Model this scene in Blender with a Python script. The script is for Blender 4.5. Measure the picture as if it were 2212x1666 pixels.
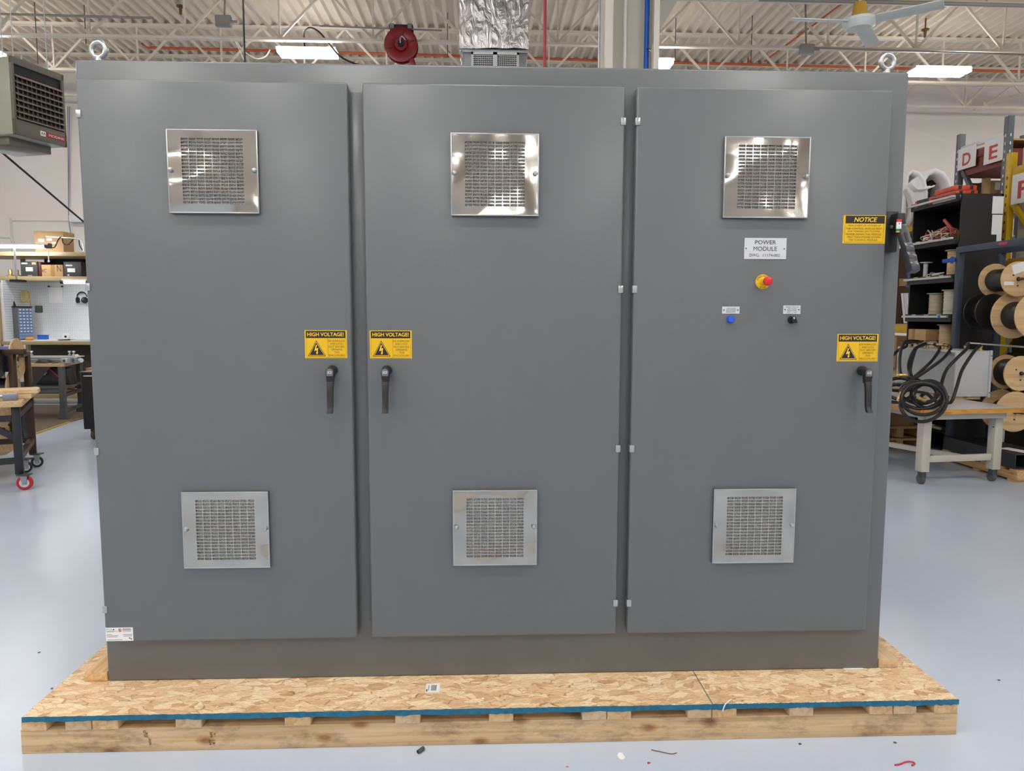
import bpy, bmesh, math, random
from mathutils import Vector, Matrix
random.seed(7)
for o in list(bpy.data.objects): bpy.data.objects.remove(o)
SC = bpy.context.scene
COL = SC.collection
V = Vector
# ------------------------------------------------------------------ camera
CAM = V((-0.0641, -2.6929, 1.5371)); FPX = 1560.0
YAW, PIT, ROL = 0.03884, -0.09601, 0.00222
_f = V((math.sin(YAW)*math.cos(PIT), math.cos(YAW)*math.cos(PIT), math.sin(PIT)))
_r = V((math.cos(YAW), -math.sin(YAW), 0)); _u = _r.cross(_f)
_r, _u = math.cos(ROL)*_r + math.sin(ROL)*_u, -math.sin(ROL)*_r + math.cos(ROL)*_u
cd = bpy.data.cameras.new('camera'); cam = bpy.data.objects.new('camera', cd); COL.objects.link(cam)
cd.sensor_fit = 'HORIZONTAL'; cd.sensor_width = 36; cd.lens = 36*FPX/2212; cd.clip_end = 200; cd.clip_start = 0.02
M = Matrix((_r, _u, -_f)).transposed().to_4x4(); M.translation = CAM
cam.matrix_world = M
SC.camera = cam
# ------------------------------------------------------------------ world, exposure
w = bpy.data.worlds.new('world'); SC.world = w; w.use_nodes = True
w.node_tree.nodes['Background'].inputs[0].default_value = (0.8, 0.85, 0.9, 1)
w.node_tree.nodes['Background'].inputs[1].default_value = 0.05
SC.view_settings.view_transform = 'Standard'; SC.view_settings.look = 'None'
SC.view_settings.gamma = 1; SC.view_settings.use_curve_mapping = False
SC.view_settings.exposure = 0.0
SC.cycles.max_bounces = 6; SC.cycles.diffuse_bounces = 4; SC.cycles.glossy_bounces = 3; SC.cycles.transmission_bounces = 3
SC.cycles.adaptive_threshold = 0.02; SC.cycles.caustics_reflective = False; SC.cycles.caustics_refractive = False
LAMP_STRENGTH = 60.0
LAMP_COLOR = (1.0, 0.975, 0.94)

# pixel of the photograph -> point of the place at a known depth / height
def ray(px, py): return _f + _r*((px-1106)/FPX) - _u*((py-833)/FPX)
def at(px, py, y): d = ray(px, py); return CAM + d*((y-CAM.y)/d.y)
def gr(px, py, z): d = ray(px, py); return CAM + d*((z-CAM.z)/d.z)
def atx(px, py, x): d = ray(px, py); return CAM + d*((x-CAM.x)/d.x)
# ------------------------------------------------------------------ materials
def lin(c):
    r = []
    for v in c[:3]:
        v = v/255.0
        r.append(v/12.92 if v <= 0.04045 else ((v+0.055)/1.055)**2.4)
    return (*r, 1)
MATS = {}
def base(name):
    m = bpy.data.materials.new(name); m.use_nodes = True
    nt = m.node_tree; b = nt.nodes['Principled BSDF']
    return m, nt, b
def mat(name, col, rough=0.5, metal=0.0, bump=0.0, bscale=200, var=0.0, vscale=6, coat=0, alpha=None, emit=None, trans=0, spec=None):
    if name in MATS: return MATS[name]
    m, nt, b = base(name); N = nt.nodes; L = nt.links
    c = lin(col)
    b.inputs['Base Color'].default_value = c
    b.inputs['Roughness'].default_value = rough; b.inputs['Metallic'].default_value = metal
    if coat: b.inputs['Coat Weight'].default_value = coat; b.inputs['Coat Roughness'].default_value = 0.15
    if spec is not None: b.inputs['Specular IOR Level'].default_value = spec
    if trans: b.inputs['Transmission Weight'].default_value = trans
    if alpha is not None: b.inputs['Alpha'].default_value = alpha
    if emit: b.inputs['Emission Color'].default_value = (*emit[:3], 1); b.inputs['Emission Strength'].default_value = emit[3]
    tc = None
    if var or bump:
        tc = N.new('ShaderNodeTexCoord')
    if var:
        n = N.new('ShaderNodeTexNoise'); n.inputs['Scale'].default_value = vscale; n.inputs['Detail'].default_value = 6
        L.new(tc.outputs['Object'], n.inputs['Vector'])
        mr = N.new('ShaderNodeMapRange'); mr.inputs[1].default_value = .25; mr.inputs[2].default_value = .75
        mr.inputs[3].default_value = 1-var; mr.inputs[4].default_value = 1+var
        L.new(n.outputs['Fac'], mr.inputs[0])
        mx = N.new('ShaderNodeVectorMath'); mx.operation = 'SCALE'; mx.inputs[0].default_value = c[:3]
        L.new(mr.outputs[0], mx.inputs['Scale']); L.new(mx.outputs[0], b.inputs['Base Color'])
    if bump:
        n = N.new('ShaderNodeTexNoise'); n.inputs['Scale'].default_value = bscale; n.inputs['Detail'].default_value = 3
        L.new(tc.outputs['Object'], n.inputs['Vector'])
        bp = N.new('ShaderNodeBump'); bp.inputs['Strength'].default_value = bump; bp.inputs['Distance'].default_value = 0.002
        L.new(n.outputs['Fac'], bp.inputs['Height']); L.new(bp.outputs[0], b.inputs['Normal'])
    MATS[name] = m
    return m
def ramp(nt, stops):
    r = nt.nodes.new('ShaderNodeValToRGB'); e = r.color_ramp.elements
    while len(e) < len(stops): e.new(0.5)
    for i, (p, c) in enumerate(stops): e[i].position = p; e[i].color = lin(c)
    return r
def wood(name, light, dark, axis='X', scale=1.0, knots=0.0, rough=0.65, dirt=0.0):
    if name in MATS: return MATS[name]
    m, nt, b = base(name); N = nt.nodes; L = nt.links
    tc = N.new('ShaderNodeTexCoord'); mp = N.new('ShaderNodeMapping')
    L.new(tc.outputs['Object'], mp.inputs['Vector'])
    s = {'X': (2, 60, 60), 'Y': (60, 2, 60), 'Z': (60, 60, 2)}[axis]
    mp.inputs['Scale'].default_value = [v*scale for v in s]
    n = N.new('ShaderNodeTexNoise'); n.inputs['Scale'].default_value = 1; n.inputs['Detail'].default_value = 5; n.inputs['Distortion'].default_value = .6
    L.new(mp.outputs[0], n.inputs['Vector'])
    r = ramp(nt, [(0.3, dark), (0.62, light)]); L.new(n.outputs['Fac'], r.inputs[0])
    out = r.outputs[0]
    if knots:
        sx_ = N.new('ShaderNodeSeparateXYZ'); L.new(tc.outputs['Object'], sx_.inputs[0])
        k_ = 'XYZ'.index(axis); o_ = [q for q in range(3) if q != k_]
        ad_ = N.new('ShaderNodeMath'); ad_.operation = 'ADD'; L.new(sx_.outputs[o_[0]], ad_.inputs[0]); L.new(sx_.outputs[o_[1]], ad_.inputs[1])
        cm_ = N.new('ShaderNodeCombineXYZ'); L.new(sx_.outputs[k_], cm_.inputs[0]); L.new(ad_.outputs[0], cm_.inputs[1])
        mp2 = N.new('ShaderNodeMapping'); mp2.inputs['Scale'].default_value = (3.4, 7, 1); mp2.inputs['Location'].default_value = (.37, .21, 0); L.new(cm_.outputs[0], mp2.inputs['Vector'])
        vo = N.new('ShaderNodeTexVoronoi'); vo.voronoi_dimensions = '2D'; vo.inputs['Scale'].default_value = 1; L.new(mp2.outputs[0], vo.inputs['Vector'])
        r2 = ramp(nt, [(0.045, (128, 80, 46)), (0.075, (206, 166, 116)), (0.14, (255, 255, 255))]); L.new(vo.outputs['Distance'], r2.inputs[0])
        mx = N.new('ShaderNodeMix'); mx.data_type = 'RGBA'; mx.blend_type = 'MULTIPLY'; mx.inputs[0].default_value = knots
        L.new(out, mx.inputs[6]); L.new(r2.outputs[0], mx.inputs[7]); out = mx.outputs[2]
    if dirt:
        mp3 = N.new('ShaderNodeMapping'); L.new(tc.outputs['Object'], mp3.inputs['Vector']); mp3.inputs['Scale'].default_value = (5, 5, 12)
        n3 = N.new('ShaderNodeTexNoise'); n3.inputs['Scale'].default_value = 1.3; n3.inputs['Detail'].default_value = 8; n3.inputs['Roughness'].default_value = .7
        L.new(mp3.outputs[0], n3.inputs['Vector'])
        r3 = ramp(nt, [(0.5, (255, 255, 255)), (0.72, (120, 112, 98))]); L.new(n3.outputs['Fac'], r3.inputs[0])
        mx = N.new('ShaderNodeMix'); mx.data_type = 'RGBA'; mx.blend_type = 'MULTIPLY'; mx.inputs[0].default_value = dirt
        L.new(out, mx.inputs[6]); L.new(r3.outputs[0], mx.inputs[7]); out = mx.outputs[2]
    L.new(out, b.inputs['Base Color']); b.inputs['Roughness'].default_value = rough
    MATS[name] = m; return m
def osb():
    m, nt, b = base('osb_flakes'); N = nt.nodes; L = nt.links
    tc = N.new('ShaderNodeTexCoord'); out = None; hs = []
    for i, (ang, sx, sy, off) in enumerate([(4, 6, 20, 0), (-26, 7, 24, 3.3), (38, 8, 27, 7.1), (-62, 8, 26, 12.7), (12, 11, 38, 19.9), (-12, 14, 46, 31.1)]):
        nz = N.new('ShaderNodeTexNoise'); nz.inputs['Scale'].default_value = 14; nz.inputs['Detail'].default_value = 4
        L.new(tc.outputs['Object'], nz.inputs['Vector'])
        sc = N.new('ShaderNodeVectorMath'); sc.operation = 'SCALE'; sc.inputs['Scale'].default_value = 0.05; L.new(nz.outputs['Color'], sc.inputs[0])
        ad = N.new('ShaderNodeVectorMath'); ad.operation = 'ADD'; L.new(tc.outputs['Object'], ad.inputs[0]); L.new(sc.outputs[0], ad.inputs[1])
        r1 = N.new('ShaderNodeMapping'); r1.inputs['Rotation'].default_value = (0, 0, math.radians(ang)); r1.inputs['Location'].default_value = (off, off*.7, off*.3)
        L.new(ad.outputs[0], r1.inputs['Vector'])
        mp = N.new('ShaderNodeMapping'); mp.inputs['Scale'].default_value = (sx, sy, 5); L.new(r1.outputs[0], mp.inputs['Vector'])
        vo = N.new('ShaderNodeTexVoronoi'); vo.inputs['Scale'].default_value = 1; L.new(mp.outputs[0], vo.inputs['Vector'])
        sp = N.new('ShaderNodeSeparateColor'); L.new(vo.outputs['Color'], sp.inputs[0])
        # grain inside a flake
        mg = N.new('ShaderNodeMapping'); mg.inputs['Scale'].default_value = (9, 150, 30); L.new(r1.outputs[0], mg.inputs['Vector'])
        ng = N.new('ShaderNodeTexNoise'); ng.inputs['Scale'].default_value = 1; ng.inputs['Detail'].default_value = 3; L.new(mg.outputs[0], ng.inputs['Vector'])
        am = N.new('ShaderNodeMath'); am.operation = 'MULTIPLY_ADD'; am.inputs[1].default_value = 0.5; L.new(ng.outputs['Fac'], am.inputs[0]); L.new(sp.outputs[0], am.inputs[2])
        cr = ramp(nt, [(0.16, (188, 150, 110)), (0.36, (218, 182, 142)), (0.6, (230, 196, 156)), (0.85, (236, 206, 166)), (1.0, (244, 222, 186))])
        L.new(am.outputs[0], cr.inputs[0])
        if out is None: out = cr.outputs[0]
        else:
            gt = N.new('ShaderNodeMath'); gt.operation = 'GREATER_THAN'; gt.inputs[1].default_value = 0.62; L.new(sp.outputs[1], gt.inputs[0])
            top = cr.outputs[0]
            if i in (1, 2, 4):     # a thin dark rim painted as shadow cracks around the topmost flakes
                ve = N.new('ShaderNodeTexVoronoi'); ve.feature = 'DISTANCE_TO_EDGE'; ve.inputs['Scale'].default_value = 1; L.new(mp.outputs[0], ve.inputs['Vector'])
                re = ramp(nt, [(0.0, (128, 92, 58)), (0.03, (236, 226, 212)), (0.08, (255, 255, 255))]); L.new(ve.outputs['Distance'], re.inputs[0])
                me_ = N.new('ShaderNodeMix'); me_.data_type = 'RGBA'; me_.blend_type = 'MULTIPLY'; me_.inputs[0].default_value = .8
                L.new(top, me_.inputs[6]); L.new(re.outputs[0], me_.inputs[7]); top = me_.outputs[2]
            mx = N.new('ShaderNodeMix'); mx.data_type = 'RGBA'; L.new(gt.outputs[0], mx.inputs[0]); L.new(out, mx.inputs[6]); L.new(top, mx.inputs[7]); out = mx.outputs[2]
    mf = N.new('ShaderNodeMapping'); mf.inputs['Scale'].default_value = (60, 260, 60); L.new(tc.outputs['Object'], mf.inputs['Vector'])
    nf = N.new('ShaderNodeTexNoise'); nf.inputs['Scale'].default_value = 1; nf.inputs['Detail'].default_value = 5; nf.inputs['Roughness'].default_value = .7; L.new(mf.outputs[0], nf.inputs['Vector'])
    rf = ramp(nt, [(0.3, (196, 182, 166)), (0.6, (255, 255, 255))]); L.new(nf.outputs['Fac'], rf.inputs[0])
    mx = N.new('ShaderNodeMix'); mx.data_type = 'RGBA'; mx.blend_type = 'MULTIPLY'; mx.inputs[0].default_value = .85
    L.new(out, mx.inputs[6]); L.new(rf.outputs[0], mx.inputs[7]); out = mx.outputs[2]
    L.new(out, b.inputs['Base Color']); b.inputs['Roughness'].default_value = .6
    bp = N.new('ShaderNodeBump'); bp.inputs['Strength'].default_value = .4; bp.inputs['Distance'].default_value = .003
    bw = N.new('ShaderNodeRGBToBW'); L.new(out, bw.inputs[0]); L.new(bw.outputs[0], bp.inputs['Height']); L.new(bp.outputs[0], b.inputs['Normal'])
    return m
def floor_mat():
    m, nt, b = base('epoxy_floor'); N = nt.nodes; L = nt.links
    tc = N.new('ShaderNodeTexCoord')
    n = N.new('ShaderNodeTexNoise'); n.inputs['Scale'].default_value = .8; n.inputs['Detail'].default_value = 8; n.inputs['Roughness'].default_value = .6
    L.new(tc.outputs['Object'], n.inputs['Vector'])
    r = ramp(nt, [(0.3, (186, 198, 216)), (0.7, (192, 204, 221))]); L.new(n.outputs['Fac'], r.inputs[0])
    # small dark specks and scuffs
    v = N.new('ShaderNodeTexVoronoi'); v.inputs['Scale'].default_value = 4; L.new(tc.outputs['Object'], v.inputs['Vector'])
    r2 = ramp(nt, [(0.005, (110, 114, 118)), (0.009, (255, 255, 255))]); L.new(v.outputs['Distance'], r2.inputs[0])
    mx = N.new('ShaderNodeMix'); mx.data_type = 'RGBA'; mx.blend_type = 'MULTIPLY'; mx.inputs[0].default_value = .5
    L.new(r.outputs[0], mx.inputs[6]); L.new(r2.outputs[0], mx.inputs[7])
    L.new(mx.outputs[2], b.inputs['Base Color'])
    b.inputs['Roughness'].default_value = .27
    return m
def paint_mat():
    m, nt, b = base('grey_enclosure_paint'); N = nt.nodes; L = nt.links
    b.inputs['Base Color'].default_value = lin((98, 102, 104)); b.inputs['Roughness'].default_value = .36; b.inputs['Coat Weight'].default_value = .35; b.inputs['Coat Roughness'].default_value = .2
    tc = N.new('ShaderNodeTexCoord'); n = N.new('ShaderNodeTexNoise'); n.inputs['Scale'].default_value = 160; n.inputs['Detail'].default_value = 2
    L.new(tc.outputs['Object'], n.inputs['Vector'])
    bp = N.new('ShaderNodeBump'); bp.inputs['Strength'].default_value = .07; bp.inputs['Distance'].default_value = .004
    L.new(n.outputs['Fac'], bp.inputs['Height']); L.new(bp.outputs[0], b.inputs['Normal'])
    return m
def steel_mat():
    m, nt, b = base('brushed_stainless'); N = nt.nodes; L = nt.links
    b.inputs['Base Color'].default_value = lin((184, 181, 175)); b.inputs['Metallic'].default_value = 1
    tc = N.new('ShaderNodeTexCoord')
    mp = N.new('ShaderNodeMapping'); mp.inputs['Scale'].default_value = (900, 900, 12); L.new(tc.outputs['Object'], mp.inputs['Vector'])
    n = N.new('ShaderNodeTexNoise'); n.inputs['Scale'].default_value = 1; n.inputs['Detail'].default_value = 3; L.new(mp.outputs[0], n.inputs['Vector'])
    mr = N.new('ShaderNodeMapRange'); mr.inputs[3].default_value = .09; mr.inputs[4].default_value = .16; L.new(n.outputs['Fac'], mr.inputs[0]); L.new(mr.outputs[0], b.inputs['Roughness'])
    n2 = N.new('ShaderNodeTexNoise'); n2.inputs['Scale'].default_value = 5.0; n2.inputs['Detail'].default_value = 0; L.new(tc.outputs['Object'], n2.inputs['Vector'])
    bp2 = N.new('ShaderNodeBump'); bp2.inputs['Strength'].default_value = 1.0; bp2.inputs['Distance'].default_value = .05; L.new(n2.outputs['Fac'], bp2.inputs['Height'])
    bp = N.new('ShaderNodeBump'); bp.inputs['Strength'].default_value = .05; bp.inputs['Distance'].default_value = .001
    L.new(n.outputs['Fac'], bp.inputs['Height']); L.new(bp2.outputs[0], bp.inputs['Normal']); L.new(bp.outputs[0], b.inputs['Normal'])
    return m
def filter_mat():
    m, nt, b = base('woven_metal_filter'); N = nt.nodes; L = nt.links
    tc = N.new('ShaderNodeTexCoord'); n = N.new('ShaderNodeTexNoise'); n.inputs['Scale'].default_value = 420; n.inputs['Detail'].default_value = 2
    L.new(tc.outputs['Object'], n.inputs['Vector'])
    r = ramp(nt, [(0.4, (60, 60, 58)), (0.5, (165, 163, 160)), (0.62, (240, 238, 234))]); L.new(n.outputs['Fac'], r.inputs[0])
    L.new(r.outputs[0], b.inputs['Base Color']); b.inputs['Metallic'].default_value = .5; b.inputs['Roughness'].default_value = .4
    bp = N.new('ShaderNodeBump'); bp.inputs['Strength'].default_value = .6; bp.inputs['Distance'].default_value = .004; L.new(n.outputs['Fac'], bp.inputs['Height']); L.new(bp.outputs[0], b.inputs['Normal'])
    return m
def peg_mat():
    m, nt, b = base('white_pegboard'); N = nt.nodes; L = nt.links
    tc = N.new('ShaderNodeTexCoord'); sx = N.new('ShaderNodeSeparateXYZ'); L.new(tc.outputs['Object'], sx.inputs[0])
    ds = []
    for a in (0, 1, 2):
        q = N.new('ShaderNodeMath'); q.operation = 'MULTIPLY'; q.inputs[1].default_value = 1/0.0254*.94; L.new(sx.outputs[a], q.inputs[0])
        f = N.new('ShaderNodeMath'); f.operation = 'FRACT'; L.new(q.outputs[0], f.inputs[0])
        s = N.new('ShaderNodeMath'); s.operation = 'SUBTRACT'; s.inputs[1].default_value = .5; L.new(f.outputs[0], s.inputs[0])
        p = N.new('ShaderNodeMath'); p.operation = 'POWER'; p.inputs[1].default_value = 2; L.new(s.outputs[0], p.inputs[0]); ds.append(p)
    a1 = N.new('ShaderNodeMath'); a1.operation = 'MINIMUM'; L.new(ds[0].outputs[0], a1.inputs[0]); L.new(ds[1].outputs[0], a1.inputs[1])
    a2 = N.new('ShaderNodeMath'); a2.operation = 'ADD'; L.new(ds[0].outputs[0], a2.inputs[0]); L.new(ds[2].outputs[0], a2.inputs[1])
    l = N.new('ShaderNodeMath'); l.operation = 'LESS_THAN'; l.inputs[1].default_value = .042; L.new(a2.outputs[0], l.inputs[0])
    mx = N.new('ShaderNodeMix'); mx.data_type = 'RGBA'; L.new(l.outputs[0], mx.inputs[0]); mx.inputs[6].default_value = lin((232, 236, 240)); mx.inputs[7].default_value = lin((120, 124, 130))
    L.new(mx.outputs[2], b.inputs['Base Color']); b.inputs['Roughness'].default_value = .5
    return m
def foil_mat():
    m, nt, b = base('foil_insulation'); N = nt.nodes; L = nt.links
    b.inputs['Base Color'].default_value = lin((200, 200, 202)); b.inputs['Metallic'].default_value = 1; b.inputs['Roughness'].default_value = .3
    tc = N.new('ShaderNodeTexCoord'); mp = N.new('ShaderNodeMapping'); mp.inputs['Scale'].default_value = (1, 1, .4); mp.inputs['Rotation'].default_value = (0, .35, 0); L.new(tc.outputs['Object'], mp.inputs['Vector'])
    n = N.new('ShaderNodeTexNoise'); n.inputs['Scale'].default_value = 9; n.inputs['Detail'].default_value = 4; n.inputs['Distortion'].default_value = 1.2
    L.new(mp.outputs[0], n.inputs['Vector'])
    bp = N.new('ShaderNodeBump'); bp.inputs['Strength'].default_value = 1; bp.inputs['Distance'].default_value = .05; L.new(n.outputs['Fac'], bp.inputs['Height']); L.new(bp.outputs[0], b.inputs['Normal'])
    return m
PAINT = paint_mat(); STEEL = steel_mat(); OSB = osb(); FLOOR = floor_mat(); FILTER = filter_mat(); PEG = peg_mat(); FOIL = foil_mat()
# ------------------------------------------------------------------ mesh builder
class MB:
    def __init__(s): s.v = []; s.f = []; s.mi = []; s.cur = 0
    def add(s, vs, fs):
        o = len(s.v); s.v += [V(p) for p in vs]; s.f += [[i+o for i in f] for f in fs]; s.mi += [s.cur]*len(fs); return s
    def box(s, x0, x1, y0, y1, z0, z1):
        return s.add([(x0,y0,z0),(x1,y0,z0),(x1,y1,z0),(x0,y1,z0),(x0,y0,z1),(x1,y0,z1),(x1,y1,z1),(x0,y1,z1)],
                     [(0,3,2,1),(4,5,6,7),(0,1,5,4),(1,2,6,5),(2,3,7,6),(3,0,4,7)])
    def obox(s, c, ax, ay, az):      # oriented box: centre and three half-axis vectors
        c, ax, ay, az = V(c), V(ax), V(ay), V(az); p = []
        for k in (-1, 1):
            for (i, j) in ((-1,-1),(1,-1),(1,1),(-1,1)): p.append(c+ax*i+ay*j+az*k)
        return s.add(p, [(0,3,2,1),(4,5,6,7),(0,1,5,4),(1,2,6,5),(2,3,7,6),(3,0,4,7)])
    def bar(s, a, b, w, h=None, up=(0,0,1)):
        a, b = V(a), V(b); d = (b-a); l = d.length; d = d/l; up = V(up)
        if abs(d.dot(up)) > .98: up = V((1,0,0)) if abs(d.x) < .9 else V((0,1,0))
        x = d.cross(up).normalized(); z = x.cross(d)
        return s.obox((a+b)/2, d*(l/2), x*(w/2), z*((h or w)/2))
    def cyl(s, a, b, r0, r1=None, n=16, caps=True):
        a, b = V(a), V(b); r1 = r0 if r1 is None else r1; d = (b-a).normalized()
        t = V((0,0,1)) if abs(d.z) < .9 else V((1,0,0)); x = d.cross(t).normalized(); y = d.cross(x)
        p = [a+(x*math.cos(2*math.pi*i/n)+y*math.sin(2*math.pi*i/n))*r0 for i in range(n)]
        p += [b+(x*math.cos(2*math.pi*i/n)+y*math.sin(2*math.pi*i/n))*r1 for i in range(n)]
        f = [(i, (i+1)%n, n+(i+1)%n, n+i) for i in range(n)]
        if caps: f += [tuple(range(n-1,-1,-1)), tuple(range(n, 2*n))]
        return s.add(p, f)
    def lathe(s, o, axis, prof, n=24):   # prof: list of (distance along axis, radius)
        o = V(o); d = V(axis).normalized(); t = V((0,0,1)) if abs(d.z) < .9 else V((1,0,0)); x = d.cross(t).normalized(); y = d.cross(x)
        p = []
        for (h, r) in prof: p += [o+d*h+(x*math.cos(2*math.pi*i/n)+y*math.sin(2*math.pi*i/n))*max(r,1e-5) for i in range(n)]
        f = []
        for k in range(len(prof)-1):
            for i in range(n): f.append((k*n+i, k*n+(i+1)%n, (k+1)*n+(i+1)%n, (k+1)*n+i))
        f += [tuple(range(n-1,-1,-1)), tuple(range((len(prof)-1)*n, len(prof)*n))]
        return s.add(p, f)
    def tube(s, pts, r, n=8, closed=False, smooth=0):
        pts = [V(p) for p in pts]
        if smooth: pts = crom(pts, smooth, closed)
        m = len(pts); p = []; px = None
        for i in range(m):
            a = pts[(i-1)%m] if (closed or i) else pts[0]; c = pts[(i+1)%m] if (closed or i < m-1) else pts[-1]
            d = (c-a).normalized() if (c-a).length > 1e-9 else V((0,0,1))
            if px is None:
                t = V((0,0,1)) if abs(d.z) < .9 else V((1,0,0)); px = d.cross(t).normalized()
            px = (px - d*px.dot(d)).normalized(); y = d.cross(px)
            rr = r[i*len(r)//m] if isinstance(r, (list, tuple)) else r
            p += [pts[i]+(px*math.cos(2*math.pi*k/n)+y*math.sin(2*math.pi*k/n))*rr for k in range(n)]
        f = []
        for i in range(m if closed else m-1):
            j = (i+1) % m
            for k in range(n): f.append((i*n+k, i*n+(k+1)%n, j*n+(k+1)%n, j*n+k))
        if not closed: f += [tuple(range(n-1,-1,-1)), tuple(range((m-1)*n, m*n))]
        return s.add(p, f)
    def prism(s, poly, o, u, v, depth):  # polygon (a,b) in plane o+a*u+b*v, extruded along depth vector
        o, u, v, d = V(o), V(u), V(v), V(depth); n = len(poly)
        p = [o+u*a+v*b for a, b in poly]; p += [q+d for q in p]
        f = [tuple(range(n)), tuple(range(2*n-1, n-1, -1))] + [(i, n+i, n+(i+1)%n, (i+1)%n) for i in range(n)]
        return s.add(p, f)
    def torus(s, c, axis, R, r, n=28, k=12):
        d = V(axis).normalized(); t = V((0,0,1)) if abs(d.z) < .9 else V((1,0,0)); x = d.cross(t).normalized(); y = d.cross(x); c = V(c)
        return s.tube([c+(x*math.cos(2*math.pi*i/n)+y*math.sin(2*math.pi*i/n))*R for i in range(n)], r, k, True)
    def build(s, name, m, parent=None, smooth=False, bevel=0, seg=2, world=True, kind=None, label=None):
        me = bpy.data.meshes.new(name); off = V((0,0,0))
        if parent is not None and world: off = root_loc(parent)
        me.from_pydata([tuple(p-off) for p in s.v], [], s.f)
        ms = m if isinstance(m, (list, tuple)) else [m]
        for x in ms: me.materials.append(x)
        if len(ms) > 1: me.polygons.foreach_set('material_index', s.mi)
        bm = bmesh.new(); bm.from_mesh(me); bmesh.ops.recalc_face_normals(bm, faces=bm.faces)
        if bevel:
            ed = [e for e in bm.edges if len(e.link_faces) == 2 and e.calc_face_angle(0) > .5]
            bmesh.ops.bevel(bm, geom=ed, offset=bevel, segments=seg, affect='EDGES', profile=.5, clamp_overlap=True)
        if smooth or bevel:
            for f in bm.faces: f.smooth = True
            for e in bm.edges:
                if len(e.link_faces) == 2: e.smooth = e.calc_face_angle(0) < .7
        bm.to_mesh(me); bm.free(); me.update()
        o = bpy.data.objects.new(name, me); COL.objects.link(o)
        if parent is not None: o.parent = parent
        if kind: o['kind'] = kind
        if label: o['label'] = label
        return o
def root_loc(p):
    q = p; l = V((0,0,0))
    while q is not None: l = l + q.location; q = q.parent
    return l
def crom(pts, k, closed=False):
    out = []; m = len(pts); g = lambda i: pts[i % m] if closed else pts[max(0, min(m-1, i))]
    for i in range(m if closed else m-1):
        a, b, c, d = g(i-1), g(i), g(i+1), g(i+2)
        for t in range(k):
            t = t/k; out.append(.5*((2*b)+(c-a)*t+(2*a-5*b+4*c-d)*t*t+(3*b-a-3*c+d)*t**3))
    if not closed: out.append(pts[-1])
    return out
def tag(o, label, cat, group=None, kind=None):
    o['label'] = label; o['category'] = cat
    if group: o['group'] = group
    if kind: o['kind'] = kind
    return o
def thing(name, label, cat, loc=(0,0,0), rz=0, group=None, kind=None):
    o = bpy.data.objects.new(name, None); COL.objects.link(o); o.location = loc; o.rotation_euler = (0,0,rz); o.empty_display_size = .1
    return tag(o, label, cat, group, kind)
def dup(root, loc, rz=None, label=None, group=None):
    r = root.copy(); COL.objects.link(r); r.location = loc
    if rz is not None: r.rotation_euler = (0,0,rz)
    if label: r['label'] = label
    if group: r['group'] = group
    for ch in list(root.children):
        c = ch.copy(); COL.objects.link(c); c.parent = r
        for g in list(ch.children):
            d = g.copy(); COL.objects.link(d); d.parent = c
    return r
def piece(src, loc, parent, scale=None, rot=None):     # another copy of one piece, sharing its mesh
    o = src.copy(); COL.objects.link(o); o.parent = parent; o.location = loc
    if scale: o.scale = scale
    if rot: o.rotation_euler = rot
    return o
_tx = {}
def glyphs(body, bold, shear):
    k = (body, bold, shear)
    if k in _tx: return _tx[k]
    cu = bpy.data.curves.new('t', 'FONT'); cu.body = body; cu.size = 1; cu.offset = bold; cu.shear = shear; cu.resolution_u = 3
    o = bpy.data.objects.new('t', cu); COL.objects.link(o)
    dg = bpy.context.evaluated_depsgraph_get(); dg.update()
    me = bpy.data.meshes.new_from_object(o.evaluated_get(dg))
    vs = [(q.co.x, q.co.y) for q in me.vertices]; fs = [tuple(p.vertices) for p in me.polygons]
    bpy.data.objects.remove(o); bpy.data.curves.remove(cu); bpy.data.meshes.remove(me)
    _tx[k] = (vs, fs); return _tx[k]
def put_text(mb, body, c, u, v, w, h, bold=0.0, shear=0.0, lift=0.0):   # lettering fitted to width w, height h, centred on c
    vs, fs = glyphs(body, bold, shear)
    xs = [a for a, b in vs]; ys = [b for a, b in vs]
    x0, x1, y0, y1 = min(xs), max(xs), min(ys), max(ys)
    kx = w/(x1-x0) if w else h/(y1-y0); ky = h/(y1-y0) if h else kx
    u, v, c = V(u), V(v), V(c); n = u.cross(v)
    mb.add([c+u*((a-(x0+x1)/2)*kx)+v*((b-(y0+y1)/2)*ky)+n*lift for a, b in vs], fs)
X, Y, Z = V((1,0,0)), V((0,1,0)), V((0,0,1))
# common materials
BLACK = mat('black_plastic', (26, 26, 28), .38, bump=.05, bscale=400)
BLACKPAINT = mat('black_powder_coat', (18, 18, 20), .5)
CHROME = mat('zinc_plate', (186, 190, 192), .28, .9)
SILVER = mat('bright_aluminium', (205, 207, 208), .35, .7)
YELLOW = mat('warning_yellow', (228, 182, 10), .45)
INK = mat('black_ink', (30, 24, 18), .5)
INKG = mat('engraved_grey_ink', (62, 64, 70), .5)
WHITEP = mat('white_plate', (206, 208, 212), .45)
PAPER = mat('white_paper', (236, 236, 236), .7)
CARD = mat('cardboard', (182, 146, 104), .8, var=.08, vscale=12)
CARD2 = mat('cardboard_dark', (152, 118, 82), .8, var=.08, vscale=12)
CREAM = mat('cream_steel_paint', (224, 215, 200), .5, var=.03, vscale=3)
DECK = mat('deck_paint', (226, 214, 198), .6, var=.04, vscale=2)
WALLP = mat('wall_paint', (229, 224, 219), .7, var=.03, vscale=.8)
ORANGEP = mat('orange_sprinkler_pipe', (196, 92, 40), .5)
TAN = mat('tan_shelf_steel', (170, 150, 112), .45, var=.04, vscale=5)
RUST = mat('brown_mill_steel', (74, 54, 42), .5, .4, var=.2, vscale=9)
DKSTEEL = mat('dark_grey_steel', (70, 72, 72), .5, .2, var=.06, vscale=8)
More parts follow.
